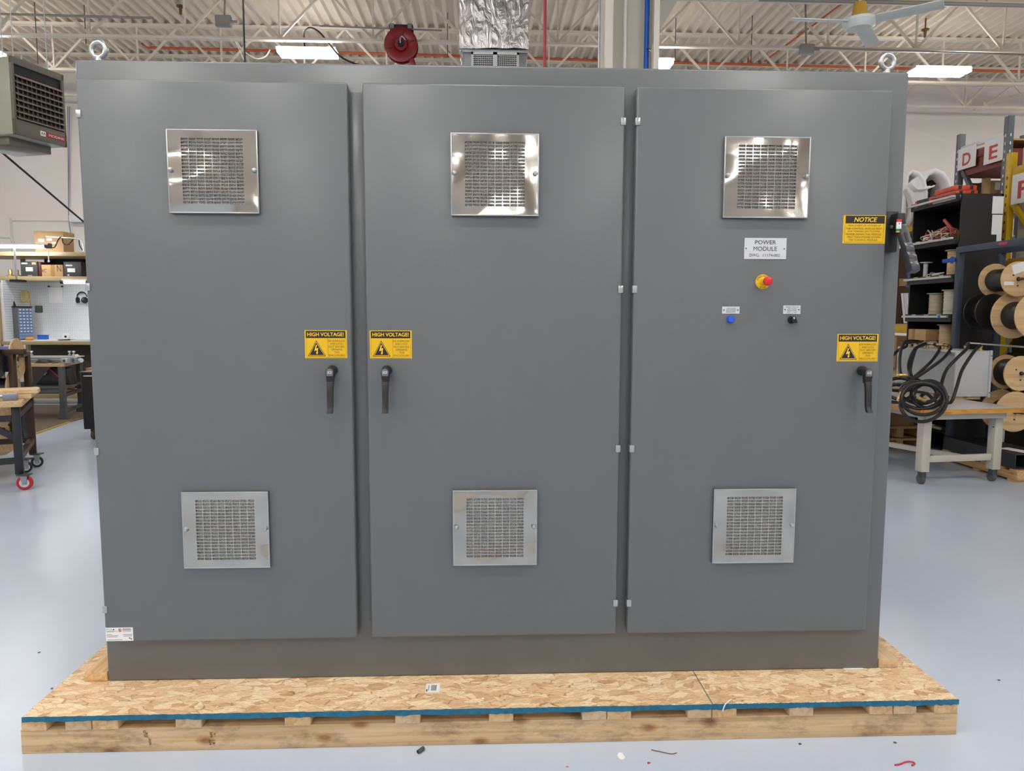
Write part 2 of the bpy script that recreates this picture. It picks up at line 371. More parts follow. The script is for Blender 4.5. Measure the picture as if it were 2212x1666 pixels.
PINE = wood('pine_board', (226, 198, 156), (204, 170, 126), 'X', 1, .6)
REELWOOD = wood('reel_plywood', (214, 182, 138), (188, 150, 106), 'X', .35, .2)
RUBBER = mat('black_rubber', (22, 22, 24), .45)
BRASS = mat('brass_fitting', (222, 190, 124), .28, .9)
BLUEP = mat('bright_blue_plastic', (20, 96, 205), .4)
RED = mat('red_plastic', (206, 40, 44), .35)
NAVY = mat('dark_navy_steel', (52, 60, 78), .5, var=.05, vscale=6)
RACKY = mat('yellow_rack_paint', (204, 164, 10), .45, var=.08, vscale=7)
RACKG = mat('grey_rack_paint', (84, 88, 96), .45)
# ------------------------------------------------------------------ the hall
XL, XR, YN, YF, ZC = -13.0, 15.0, -19.0, 14.5, 7.14
def struct(o, label, cat): return tag(o, label, cat, kind='structure')
struct(MB().box(XL, XR, YN, YF, -.1, 0).build('floor', FLOOR), 'glossy pale blue-grey epoxy floor of the hall', 'floor')
struct(MB().box(XL, XR, YF, YF+.2, 0, 7.6).build('wall_back', WALLP), 'tall white painted wall closing the hall behind the racks', 'wall')
struct(MB().box(XL-.2, XL, YN, YF+.2, 0, 7.6).build('wall_left', WALLP), 'white painted side wall far left of the benches', 'wall')
struct(MB().box(XR, XR+.2, YN, YF+.2, 0, 7.6).build('wall_right', WALLP), 'white painted side wall far right of the racks', 'wall')
struct(MB().box(XL-.2, XR+.2, YN-.2, YN, 0, 7.6).build('wall_front', WALLP), 'white painted wall on the near side of the hall', 'wall')
# corrugated roof deck, one sheet = three ribs
ceil = thing('ceiling', 'cream corrugated steel roof deck over bar joists', 'ceiling', (0,0,ZC), kind='structure')
p = .2033; mb = MB(); prof = []
for k in range(3): prof += [(k*p, 0), (k*p+.055, 0), (k*p+.085, .07), (k*p+.173, .07)]
prof.append((3*p, 0)); n = len(prof)
mb.add([(a, YN, ZC+b) for a, b in prof]+[(a, YF, ZC+b) for a, b in prof], [(i, i+1, n+i+1, n+i) for i in range(n-1)])
mb.add([(0, YN, ZC+.075), (3*p, YN, ZC+.075), (3*p, YF, ZC+.075), (0, YF, ZC+.075)], [(0,1,2,3)])
sh = mb.build('deck_panel', DECK, ceil)
k = 0
while XL+k*3*p < XR:
    if k == 0: sh.location = (XL, 0, 0)
    else: piece(sh, (XL+k*3*p, 0, 0), ceil)
    k += 1
# bar joists
DJ = .85; PJ = 1.6
def joist(y, label, first=[None]):
    j = thing('roof_joist', label, 'joist', (0, y, ZC), kind='structure')
    if first[0] is None:
        tc = MB().box(XL, XR, y-.06, y-.005, ZC-.05, ZC).box(XL, XR, y+.005, y+.06, ZC-.05, ZC).build('top_chord', CREAM, j)
        bc = MB().box(XL, XR, y-.05, y-.005, ZC-DJ-.045, ZC-DJ).box(XL, XR, y+.005, y+.05, ZC-DJ-.045, ZC-DJ).build('bottom_chord', CREAM, j)
        up = MB().bar((0, y, ZC-DJ), (PJ/2, y, ZC-.03), .035, .04).build('web', CREAM, j)
        dn = MB().bar((PJ/2, y, ZC-.03), (PJ, y, ZC-DJ), .035, .04).build('web', CREAM, j)
        ve = MB().bar((0, y, ZC-DJ), (0, y, ZC-.03), .03, .03).build('web', CREAM, j)
        first[0] = (tc, bc, up, dn, ve); src = None
    else:
        tc, bc, up, dn, ve = first[0]; piece(tc, (0,0,0), j); piece(bc, (0,0,0), j); src = 1
    x = -11.57 + (0 if src else 0); i = 0
    while x+PJ < 14.6:
        for q in (up, dn, ve):
            if src is None and i == 0: q.location = (x, 0, 0)
            else: piece(q, (x, 0, 0), j)
        x += PJ; i += 1
    return j
for y, l in ((8.5, 'cream open-web roof joist nearest the camera, above the foil duct'), (10.4, 'cream open-web roof joist that carries the red hose reel'),
             (12.15, 'cream open-web roof joist just behind the hanging lights'), (13.8, 'cream open-web roof joist nearest the back wall')):
    joist(y, l)
for i, y in enumerate((6.6, 4.7, 2.8)): joist(y, 'cream open-web roof joist overhead')
g = thing('roof_girder', 'cream roof girder running back from the pipe column', 'girder', (2.6, 0, ZC), kind='structure')
MB().box(2.5, 2.72, YN, YF, ZC-.16, ZC-.06).build('top_chord', CREAM, g)
MB().box(2.5, 2.72, YN, YF, ZC-DJ-.24, ZC-DJ-.12).build('bottom_chord', CREAM, g)
src = MB().bar((2.61, 0, ZC-DJ-.15), (2.61, .9, ZC-.1), .07).build('web', CREAM, g); src.location = (0, 2, 0)
s2 = MB().bar((2.61, .9, ZC-.1), (2.61, 1.8, ZC-DJ-.15), .07).build('web', CREAM, g); s2.location = (0, 2, 0)
for k in range(1, 6): piece(src, (0, 2+1.8*k, 0), g); piece(s2, (0, 2+1.8*k, 0), g)
# ledger and trims on the back wall
zl = at(2080, 179, YF-.05).z
struct(MB().box(XL, XR, YF-.06, YF, zl-.06, zl+.06).build('trim_1', CREAM), 'cream steel ledger angle along the top of the back wall', 'trim')
zt = at(80, 472, YF-.03).z
struct(MB().box(XL, -8.4, YF-.03, YF, zt-.05, zt+.03).build('trim_2', WALLP), 'pale horizontal rail across the wall above the workbench', 'trim')
a = at(12, 560, YF-.1)
struct(MB().box(a.x-.15, a.x+.15, YF-.12, YF, 0, zt).build('trim_3', WALLP), 'pale vertical panel post on the wall behind the workbench', 'trim')

# ------------------------------------------------------------------ ceiling lights (they light the hall)
LAMP = bpy.data.materials.new('fluorescent_tube'); LAMP.use_nodes = True
_b = LAMP.node_tree.nodes['Principled BSDF']; _b.inputs['Base Color'].default_value = (1,1,1,1)
_b.inputs['Emission Color'].default_value = (*LAMP_COLOR, 1); _b.inputs['Emission Strength'].default_value = LAMP_STRENGTH
FIXT = mat('white_fixture', (225, 225, 225), .5)
zl_ = 6.08
def light(loc, label, rz=0, group='twin-tube ceiling lights'):
    t = thing('ceiling_light', label, 'light', loc, rz, group)
    MB().box(-.52, .52, -.15, .15, .035, .07).build('housing', FIXT, t, world=False)
    for s in (-1, 1):
        MB().box(-.5, .5, s*.1-.07, s*.1+.07, -.03, .03).build('tube', LAMP, t, world=False)
        MB().tube([(s*.4, 0, .07), (s*.4, 0, ZC-loc[2]-DJ if loc[1] > 10 else ZC-loc[2])], .006, 5).build('chain', CHROME, t, world=False)
    return t
c1 = (at(615, 113, 10.75)+at(715, 119, 10.75))/2
l0 = light((c1.x, 10.75, c1.z), 'lit twin-tube light hanging left of the red hose reel')
c2 = (at(1975, 155, 10.75)+at(2082, 153, 10.75))/2
dup(l0, (c2.x, 10.75, c2.z-.02), label='lit twin-tube light hanging above the black shelving at right')
dup(l0, (2.83, 10.75, 6.07), label='lit twin-tube light mostly hidden behind the pipe column')
ROWS = [(5.6, (-9.0, -3.2, 8.3)), (-1.8, (-9.0, -6.1, -3.2, -.3, 2.55, 5.4, 8.3)), (-6.3, (-8.9, -5.55, -2.2, 4.5, 11.2)), (-10.9, (-8.9, -5.2, -2.2, 4.5, 7.6)), (-15.5, (-8.9, -2.2, 4.5, 11.2)), (10.75, (-9.0, 13.2))]  # unseen rows, added only to light the hall
for yy, xs_ in ROWS:
    for xx in xs_: dup(l0, (xx, yy, zl_), label='lit twin-tube light of the rows overhead out of the picture', group='ceiling lights overhead')

# ------------------------------------------------------------------ the power cabinet
ZS = .145; HW = 1.5; ZT = ZS+2.2875; DEP = .61; DT = .045
cab = thing('electrical_cabinet', 'large grey three-door steel electrical cabinet standing on the wooden skid', 'cabinet', (0, 0, ZS))
MB().box(-HW, HW, 0, DEP, ZS, ZT).build('body', PAINT, cab, bevel=.008, seg=4)
for x0, x1 in ((-.56, -.476), (.43, .495)):
    MB().box(x0, x1, -.0015, .004, ZS+.225, ZT-.1).build('centre_post', PAINT, cab, bevel=.001)
zd0, zd1 = .3215, 2.3545
doors = []
for x0, x1 in ((-1.478, -.5445), (-.4915, .441), (.483, 1.418)):
    doors.append(MB().box(x0, x1, -DT, -.004, zd0, zd1).build('door', PAINT, cab, bevel=.008, seg=4))
FY = -DT   # door face
# hinge clips
for px, py, dx in [(167,245,1),(187,620,1),(207,976,1),(226,1318,1),(1346,262,-1),(1338,625,-1),(1331,970,-1),(1327,1304,-1),(1380,262,1),(1371,625,1),(1364,970,1),(1359,1304,1)]:
    c = at(px, py, FY-.003)
    e = {True: -1.478, False: .441 if dx < 0 else .483}[px < 500]
    o = MB().box(min(e-.004*dx, e+.014*dx), max(e-.004*dx, e+.014*dx), FY-.003, FY+.03, c.z-.0135, c.z+.0135).build('hinge_clip', CHROME, doors[0 if px < 500 else (1 if dx < 0 else 2)], bevel=.002)
# louvred filter vents: perforated stainless plate with a filter pad behind it
def vent(corners, door):
    P = [at(*c, FY-.016) for c in corners]
    cx = sum(q.x for q in P)/4; cz = sum(q.z for q in P)/4
    W, H, T = VW/2, VH/2, .016
    x0, x1, z0, z1 = cx-W, cx+W, cz-H, cz+H; yf, yb = FY-T, FY
    hx0, hx1, hz0, hz1 = cx-W*.69, cx+W*.69, cz-H*.79, cz+H*.81
    nc, nr = 8, 19; cw = (hx1-hx0)/nc; ch = (hz1-hz0)/nr; bx, bz = cw*.055, ch*.15
    xs = [x0, hx0]; 
    for i in range(nc): xs += [hx0+i*cw+bx, hx0+(i+1)*cw-bx]
    xs += [hx1, x1]; zs = [z0, hz0]
    for i in range(nr): zs += [hz0+i*ch+bz, hz0+(i+1)*ch-bz]
    zs += [hz1, z1]
    mb = MB(); nx, nz = len(xs), len(zs)
    bulge = lambda x, z: -.0035*max(0, 1-((x-cx)/W)**2)*max(0, 1-((z-cz)/H)**2)
    vs = [(x, yf+bulge(x, z), z) for z in zs for x in xs]; vs2 = [(x, yf+.0025+bulge(x, z), z) for z in zs for x in xs]
    fs = []
    hole = lambda i, j: 2 <= i < nx-2 and 2 <= j < nz-2 and i % 2 == 0 and j % 2 == 0 if False else (2 <= i <= nx-4 and 2 <= j <= nz-4 and i % 2 == 0 and j % 2 == 0)
    K = nx*nz
    for j in range(nz-1):
        for i in range(nx-1):
            a, b, c, d = j*nx+i, j*nx+i+1, (j+1)*nx+i+1, (j+1)*nx+i
            if hole(i, j): fs += [(a, b, K+b, K+a), (b, c, K+c, K+b), (c, d, K+d, K+c), (d, a, K+a, K+d)]
            else: fs.append((a, b, c, d))
    mb.add(vs+vs2, fs)
    # turned-back rim
    for a, b in (((x0, z0), (x1, z0)), ((x1, z0), (x1, z1)), ((x1, z1), (x0, z1)), ((x0, z1), (x0, z0))):
        mb.add([(a[0], yf, a[1]), (b[0], yf, b[1]), (b[0], yb, b[1]), (a[0], yb, a[1])], [(0,1,2,3)])
    me = mb.build('vent_plate', STEEL, cab, smooth=True)
    MB().box(hx0-.004, hx1+.004, yf+.006, yb, hz0-.004, hz1+.004).build('filter_pad', FILTER, me)
    r = MB(); e = .0035
    r.box(x0-e*.3, x1+e*.3, yf-.001, yf+.004, z1-e, z1+e*.3).box(x0-e*.3, x1+e*.3, yf-.001, yf+.004, z0-e*.3, z0+e)
    r.box(x0-e*.3, x0+e, yf-.001, yf+.004, z0, z1).box(x1-e, x1+e*.3, yf-.001, yf+.004, z0, z1)
    r.build('rim', CHROME, me, bevel=.0012)
    for s in (-1, 1):
        MB().lathe((cx+s*W*.925, yf, cz+.005), (0, -1, 0), [(0, .0085), (.006, .0085), (.010, .006), (.011, .002)], 14).build('screw', CHROME, me, smooth=True)
    return me
VW, VH = .312, .286
vent([(354,277),(558,280),(565,463),(362,461)], 0); vent([(970,285),(1167,286),(1167,469),(972,468)], 1); vent([(1564,292),(1756,295),(1749,474),(1556,471)], 2)
vent([(387,1062),(582,1060),(586,1229),(396,1230)], 0); vent([(975,1057),(1162,1056),(1162,1224),(978,1225)], 1); vent([(1540,1054),(1724,1054),(1716,1219),(1535,1219)], 2)
# door handles
def handle(px, py, tip, label=None):
    c = at(px, py, FY)
    r = .0185
    b = MB().lathe((c.x, FY, c.z), (0,-1,0), [(0, r), (.012, r), (.022, r*.86), (.03, r*.7), (.042, r*.62)], 28).build('door_handle', BLACK, cab, smooth=True)
    hy = FY-.055
    h = MB()   # rounded head
    poly = [(.0155*math.cos(a), .0155*math.sin(a)+.0) for a in [math.pi*k/12 for k in range(13)]] + [(-.0135, -.022), (-.0115, -.04), (.0115, -.04), (.0135, -.022)]
    h.prism(poly, (c.x, hy, c.z-.004), X, Z, (0, .022, 0)).build('handle_head', BLACK, b, bevel=.0025)
    l = MB(); w = .0115
    pts = [(0, -.036, hy, .0125), (0, -.07, hy-.006, .0112), (0, -.125, hy-.01, .0105), (0, -.138, hy-.014, .0105), (0, -.150, hy-.023, .011)]
    vs, fs = [], []
    for i, (dx, dz, y, hw) in enumerate(pts):
        vs += [(c.x-hw, y, c.z+dz), (c.x+hw, y, c.z+dz), (c.x+hw, y+.014, c.z+dz), (c.x-hw, y+.014, c.z+dz)]
        if i: fs += [((i-1)*4+k, (i-1)*4+(k+1)%4, i*4+(k+1)%4, i*4+k) for k in range(4)]
    fs += [(3,2,1,0), (16,17,18,19)]
    l.add(vs, fs).build('lever', BLACK, b, bevel=.002)
    pl = [(.0125*math.cos(a), .0125*math.sin(a)) for a in [math.pi*k/12 for k in range(13)]] + [(-.011, -.014), (.011, -.014)]
    MB().prism(pl, (c.x, hy, c.z-.003), X, Z, (0, -.0012, 0)).build('name_badge', mat('badge_grey', (120, 122, 126), .35, .6), b)
    t = MB(); put_text(t, 'SCE', (c.x, hy-.0016, c.z-.004), X, Z, .017, .009, .02, .25); t.build('lettering', mat('badge_letter', (226, 228, 230), .4), b)
    MB().cyl((c.x, hy-.001, c.z-.027), (c.x, hy+.002, c.z-.027), .006, n=16).build('lock_cylinder', BLACKPAINT, b, smooth=True)
for a in ((719, 800, 0), (836, 800, 0), (1861, 801, 0)): handle(*a)
# lifting eyes
for px, py in ((213, 108), (1917, 134)):
    c = at(px, py, .1)
    ring = MB().torus((c.x, .1, c.z), (0.12 if px < 999 else -.12, 1, 0), .0265, .0095, 30, 12).build('lifting_eye', CHROME, cab, smooth=True)
    MB().lathe((c.x, .1, ZT-.001), (0,0,1), [(0, .022), (.008, .022), (.014, .014), (max(.016, c.z-.026-ZT), .012)], 20).build('shank', CHROME, ring, smooth=True)
# --- labels on the doors
def plate(name, P, m, yoff=.0006, bevel=0):
    a, b = at(*P[0], FY), at(*P[1], FY)
    o = MB().box(a.x, b.x, FY-yoff, FY, b.z, a.z).build(name, m, cab, bevel=bevel)
    return o, a, b
class Dec:     # flat print on a plate, addressed in fractions of the plate (0..1 from the top left)
    def __init__(s, o, a, b, lift=.0008): s.o, s.a, s.b, s.y = o, a, b, FY-lift
    def p(s, u, v): return V((s.a.x+(s.b.x-s.a.x)*u, s.y, s.a.z+(s.b.z-s.a.z)*v))
    def rect(s, name, u0, v0, u1, v1, m, lift=0):
        A, B = s.p(u0, v0), s.p(u1, v1); y = s.y-lift
        return MB().add([(A.x, y, A.z), (B.x, y, A.z), (B.x, y, B.z), (A.x, y, B.z)], [(0,3,2,1)]).build(name, m, s.o)
    def poly(s, name, pts, m, lift=0):
        q = [s.p(u, v)-Y*lift for u, v in pts]
        return MB().add(q, [tuple(range(len(q)))]).build(name, m, s.o)
    def text(s, name, lines, m, lift=.0003):
        mb = MB()
        for (body, u0, v0, u1, v1, bold, sh) in lines:
            A, B = s.p(u0, v0), s.p(u1, v1)
            put_text(mb, body, ((A.x+B.x)/2, s.y-lift, (A.z+B.z)/2), X, Z, B.x-A.x, A.z-B.z, bold, sh)
        return mb.build(name, m, s.o)
YL = mat('warning_yellow_letters', (240, 200, 60), .5); BRN = mat('thin_brown_print', (100, 74, 12), .5)
def hv_sign(P):
    o, a, b = plate('warning_label', P, YELLOW); d = Dec(o, a, b)
    nx = lambda x: (x-140)/735; ny = lambda y: (y-185)/477
    d.rect('header_band', nx(162), ny(198), nx(850), ny(318), INK)
    d.text('header_lettering', [('HIGH VOLTAGE!', nx(188), ny(223), nx(822), ny(288), .018, 0)], YL)
    d.poly('warning_triangle', [(nx(340), ny(356)), (nx(190), ny(628)), (nx(503), ny(628))], INK)
    d.poly('triangle_line', [(nx(340), ny(376)), (nx(207), ny(617)), (nx(486), ny(617))], YL, .0002)
    d.poly('triangle_fill', [(nx(340), ny(392)), (nx(221), ny(608)), (nx(472), ny(608))], INK, .0004)
    d.poly('lightning_bolt', [(nx(x), ny(y)) for x, y in ((333,434),(356,434),(336,496),(374,484),(360,566),(374,562),(346,600),(330,560),(342,564),(346,524),(302,540))], YL, .0006)
    L = [('DE-ENERGIZE', 545, 835, 366), ('AND LOCK', 582, 805, 415), ('OUT BEFORE', 555, 830, 465), ('OPENING', 594, 795, 514), ('THIS', 652, 742, 563), ('ENCLOSURE!', 557, 835, 613)]
    d.text('warning_text', [(t, nx(x0), ny(y-16), nx(x1), ny(y+16), 0, 0) for t, x0, x1, y in L], BRN)
    for (u0, v0, u1, v1) in ((nx(165), ny(650), nx(853), ny(653)), (nx(164), ny(320), nx(167), ny(652)), (nx(851), ny(320), nx(854), ny(652)), (nx(538), ny(320), nx(542), ny(652))):
        d.rect('border_line', u0, v0, u1, v1, BRN)
hv_sign(((657.7, 713.5), (750.3, 774))); hv_sign(((798.3, 714), (890, 774.5))); hv_sign(((1809.3, 721.5), (1895, 781)))
# notice label
o, a, b = plate('notice_label', ((1822.3, 465), (1911, 526.4)), YELLOW); d = Dec(o, a, b)
nx = lambda x: (x-205)/835; ny = lambda y: (y-232)/568
d.rect('header_band', nx(248), ny(242), nx(1018), ny(397), INK)
d.text('header_lettering', [('NOTICE', nx(415), ny(272), nx(866), ny(364), .02, .22)], YL)
L = [('FOR START UP, POWER UP', 310, 945, 443), ('THE CONTROL MODULE FIRST.', 262, 980, 500), ('FOR NORMAL SHUTDOWN,', 303, 935, 558), ('POWER DOWN THIS MODULE', 270, 960, 615), ('FIRST THEN POWER DOWN', 290, 935, 672), ('THE CONTROL MODULE.', 320, 895, 730)]
d.text('notice_text', [(t, nx(x0), ny(y-19), nx(x1), ny(y+19), 0, 0) for t, x0, x1, y in L], mat('dark_brown_print', (62, 46, 14), .5))
for (u0, v0, u1, v1) in ((nx(235), ny(772), nx(1002), ny(778)), (nx(235), ny(400), nx(240), ny(775)), (nx(998), ny(400), nx(1003), ny(775))): d.rect('border_line', u0, v0, u1, v1, BRN)
# engraved name plates
def nameplate(P, rows, screws, name='name_plate'):
    o, a, b = plate(name, P, WHITEP, .0015); d = Dec(o, a, b, .0018)
    d.text('engraving', rows, INKG)
    for u, v in screws:
        c = d.p(u, v); MB().lathe((c.x, FY-.001, c.z), (0,-1,0), [(0, .0026), (.0012, .0026), (.002, .0012)], 10).build('screw', DKSTEEL, o, smooth=True)
px_ = lambda x: (x-520)/675; py_ = lambda y: (y-108)/347
nameplate(((1608.4, 514), (1697.4, 560)), [('POWER', px_(688), py_(145), px_(1025), py_(213), 0, 0), ('MODULE', px_(665), py_(250), px_(1043), py_(320), 0, 0),
    ('DWG:', px_(605), py_(366), px_(765), py_(416), 0, 0), ('11174-002', px_(822), py_(370), px_(1097), py_(416), 0, 0)], [(.04, .5), (.95, .515)])
q_ = lambda x: (x-150)/280; w_ = lambda y: (y-1230)/115
nameplate(((1560, 662.4), (1597, 677.8)), [('ARC-FLASH', q_(222), w_(1248), q_(366), w_(1268), 0, 0), ('REDUCTION', q_(215), w_(1276), q_(366), w_(1297), 0, 0), ('INDICATOR', q_(218), w_(1306), q_(360), w_(1327), 0, 0)], [(.1, .5), (.9, .5)])
q_ = lambda x: (x-1150)/277; w_ = lambda y: (y-1210)/140
nameplate(((1692, 660), (1728.4, 678.4)), [('MAINT. SWITCH', q_(1190), w_(1226), q_(1392), w_(1247), 0, 0), ('ARC-FLASH', q_(1220), w_(1256), q_(1362), w_(1277), 0, 0), ('REDUCTION', q_(1214), w_(1284), q_(1362), w_(1305), 0, 0),
    ('OFF', q_(1212), w_(1314), q_(1258), w_(1334), 0, 0), ('ON', q_(1326), w_(1314), q_(1362), w_(1334), 0, 0)], [(.1, .5), (.9, .5)])
# emergency stop
c = at(1647.7, 609, FY); R_ = .0272
es = MB().lathe((c.x, FY, c.z), (0,-1,0), [(0, R_), (.0012, R_), (.0016, R_*.98)], 40).build('emergency_stop_button', YELLOW, cab, smooth=True)
t = MB()
def arc_text(t, body, a0, a1, rad, flip):
    for i, ch in enumerate(body):
        a = math.radians(a0+(a1-a0)*i/(len(body)-1)); u = V((math.sin(a), 0, -math.cos(a)))*(1 if not flip else -1)
        v = V((math.cos(a), 0, math.sin(a)))*(1 if not flip else -1)
        p_ = V((c.x, FY-.0021, c.z))+V((math.cos(a), 0, math.sin(a)))*rad
        put_text(t, ch, p_, u, v, .0046 if ch not in 'M' else .0056, .0066, .0)
arc_text(t, 'EMERGENCY', 158, 22, .0222, False); arc_text(t, 'STOP', 244, 296, .0222, True)
t.build('ring_lettering', INK, es)
MB().lathe((c.x, FY, c.z), (0,-1,0), [(.001, .0125), (.03, .0115), (.04, .0115)], 24).build('yellow_collar', YELLOW, es, smooth=True)
MB().lathe((c.x, FY, c.z), (0,-1,0), [(.036, .011), (.042, .0160), (.050, .0166), (.056, .0155), (.0585, .012), (.059, .004)], 32).build('red_mushroom_head', RED, es, smooth=True)
# pilot light and selector switch
c = at(1577.5, 690.5, FY)
pl = MB().lathe((c.x, FY, c.z), (0,-1,0), [(0, .0142), (.004, .0142), (.006, .013)], 30).build('pilot_light', BLUEP, cab, smooth=True)
MB().lathe((c.x, FY, c.z), (0,-1,0), [(.005, .0118), (.012, .0118), (.0145, .010), (.0155, .004)], 30).build('blue_lens', mat('blue_lens', (10, 84, 214), .2, coat=.6), pl, smooth=True)
c = at(1709.5, 691, FY)
ss = MB().lathe((c.x, FY, c.z), (0,-1,0), [(0, .0142), (.008, .0138), (.011, .012)], 30).build('selector_switch', BLACK, cab, smooth=True)
MB().prism([(-.0075, .011), (0, .0135), (.0075, .011), (.016, -.0125), (.0085, -.0118), (-.004, -.012)], (c.x, FY-.01, c.z), X, Z, (0, -.012, 0)).build('knob', BLACK, ss, bevel=.002)
MB().bar((c.x-.001, FY-.0225, c.z+.0095), (c.x+.002, FY-.0225, c.z+.004), .004, .001, up=(0,1,0)).build('white_pointer', PAPER, ss)
# maker's sticker
o, a, b = plate('maker_label', ((228, 1356.5), (288.3, 1384.5)), PAPER, .0006); d = Dec(o, a, b)
ux = lambda x: (x-218)/1668; uy = lambda y: (y-455)/785
DB = mat('dark_blue_ink', (40, 46, 74), .5); RI = mat('dark_red_ink', (150, 40, 60), .5); GI = mat('grey_ink', (96, 98, 106), .5)
d.text('heading', [('P C S', ux(272), uy(510), ux(598), uy(605), .01, 0)], DB)
d.poly('diamond_mark', [(ux(630), uy(565)), (ux(700), uy(520)), (ux(775), uy(565)), (ux(700), uy(612))], DB)
ring = [(ux(1095+105*math.cos(t_)), uy(610+105*math.sin(t_))) for t_ in [k*math.pi/12 for k in range(24)]]
d.poly('round_emblem', ring, RI)
d.poly('emblem_field', [(ux(1095+78*math.cos(t_)), uy(610+78*math.sin(t_))) for t_ in [k*math.pi/12 for k in range(24)]], mat('pink_white', (226, 196, 200), .6), .0002)
d.poly('emblem_cross', [(ux(x), uy(y)) for x, y in ((1065,550),(1125,550),(1100,600),(1160,640),(1110,670),(1060,670),(1090,620),(1030,590))], RI, .0004)
mbx = []
for (u0, v0, u1, v1, m_) in ((1245,520,1760,560,RI),(1260,585,1815,610,RI),(1250,640,1760,658,GI),(1250,695,1775,712,GI),(272,650,940,672,GI),(272,695,740,712,GI),(280,832,610,858,GI),(280,912,990,936,GI),(280,985,930,1010,GI),(290,1155,1230,1180,GI),(1265,845,1830,875,GI),(1310,930,1830,962,GI)):
    d.rect('text_line', ux(u0), uy(v0), ux(u1), uy(v1), m_)
d.poly('flag_canton', [(ux(1600), uy(1045)), (ux(1700), uy(1040)), (ux(1750), uy(1090)), (ux(1650), uy(1105))], DB)
d.poly('flag_stripes', [(ux(1700), uy(1110)), (ux(1815), uy(1085)), (ux(1835), uy(1180)), (ux(1760), uy(1170))], mat('flag_red', (180, 110, 130), .6))
# disconnect lever on the right flange
bx = 1.447
p0, p1 = at(1924, 457, -.02), at(1917, 545, -.02)
dm = MB().box(1.424, 1.472, -.028, 0, p1.z, p0.z).build('disconnect_switch', BLACK, cab, bevel=.004)
MB().box(1.442, 1.474, -.072, -.02, p0.z-.085, p0.z-.012).build('pivot_housing', BLACK, dm, bevel=.005)
A = V((1.462, -.06, p0.z-.055)); B = atx(1953, 590, 1.484)
B = V((1.484, max(-.3, min(-.12, B.y)), B.z)) if True else B
dirv = (B-A); Ld = dirv.length; dirv.normalize(); sx = V((1,0,0)); nz_ = dirv.cross(sx).normalized()
if nz_.y > 0: nz_ = -nz_
prof = []; N_ = 28
front = []; back = []
for i in range(N_+1):
    s_ = i/N_; th = .012+.004*s_
    wv = (.005*abs(math.sin(math.pi*((s_-.42)/.19))) if s_ > .42 else 0)
    front.append(A+dirv*(Ld*s_)+nz_*(th+wv)); back.append(A+dirv*(Ld*s_)-nz_*(th*.9+wv*.6))
vs = []; fs = []
for i in range(N_+1):
    hw = .0155 if i/N_ > .4 else .0165
    vs += [front[i]-sx*hw, front[i]+sx*hw, back[i]+sx*hw, back[i]-sx*hw]
    if i: fs += [((i-1)*4+k, (i-1)*4+(k+1)%4, i*4+(k+1)%4, i*4+k) for k in range(4)]
fs += [(3,2,1,0), tuple(N_*4+k for k in range(4))]
MB().add(vs, fs).build('lever', mat('lever_grey_black', (58, 58, 64), .3), dm, bevel=.0015)
MB().obox(A+dirv*(Ld*.29)+nz_*.0135, dirv*(Ld*.1), sx*.005, nz_*.0015).build('lever_slot', BLACKPAINT, dm)
z0 = p0.z
cc = at(1942, 487, -.077)
for nm, m_, za, zb in (('red_band', RED, .022, .012), ('white_band', PAPER, .012, -.012), ('green_band', mat('green_band', (16, 128, 108), .5), -.012, -.021), ('yellow_band', YELLOW, -.021, -.025)):
    MB().box(cc.x-.008, cc.x+.008, -.0785, -.072, cc.z+zb, cc.z+za).build(nm, m_, dm)
t = MB()
for dz in (.006, -.006): put_text(t, 'I' if dz > 0 else 'O', (cc.x, -.0788, cc.z+dz), X, Z, .003, .006, .02)
t.build('band_marks', DB, dm)
MB().cyl((1.436, -.05, p0.z-.06), (1.43, -.05, p0.z-.06), .006, n=12).build('pin', CHROME, dm, smooth=True)

# ------------------------------------------------------------------ the shipping skid
PW = {ax: wood('skid_pine_'+ax, (216, 186, 146), (190, 156, 112), ax, .9, .7, dirt=.75) for ax in 'X'}
PE = mat('skid_end_grain', (206, 170, 122), .75, var=.14, vscale=90)
PS = [wood('slat_pine', (222, 188, 142), (194, 152, 104), 'Y', 1, .3), wood('slat_pine_pale', (214, 188, 152), (190, 158, 120), 'Y', .8, .2)]
sk = thing('shipping_skid', 'low pine skid with flake-board deck under the grey cabinet', 'skid', (0, 0, 0))
for i, (y0, y1) in enumerate(((-.226, -.137), (.26, .349), (.77, .859))):
    bm_ = MB().box(-1.69, 1.678, y0, y1, 0, .089).build('skid_beam', PW['X'], sk, bevel=.003)
    if i == 0: front_beam = bm_
slats = [(44,99),(139,196),(198,254),(378,434),(614,671),(853,908),(1056,1109),(1258,1310.5),(1312,1364),(1486,1537.5),(1539.5,1592),(1706,1758),(1879,1929.5),(1931.5,1981),(2019,2070)]
for i, (a_, b_) in enumerate(slats):
    yy = 1565-(a_/2070)*36
    c0, c1 = at(a_, yy, -.238), at(b_, yy, -.238)
    MB().box(c0.x, c1.x, -.236, .86, .0895, .1265).build('slat', [PS[i % 2], PE], sk, bevel=.003)
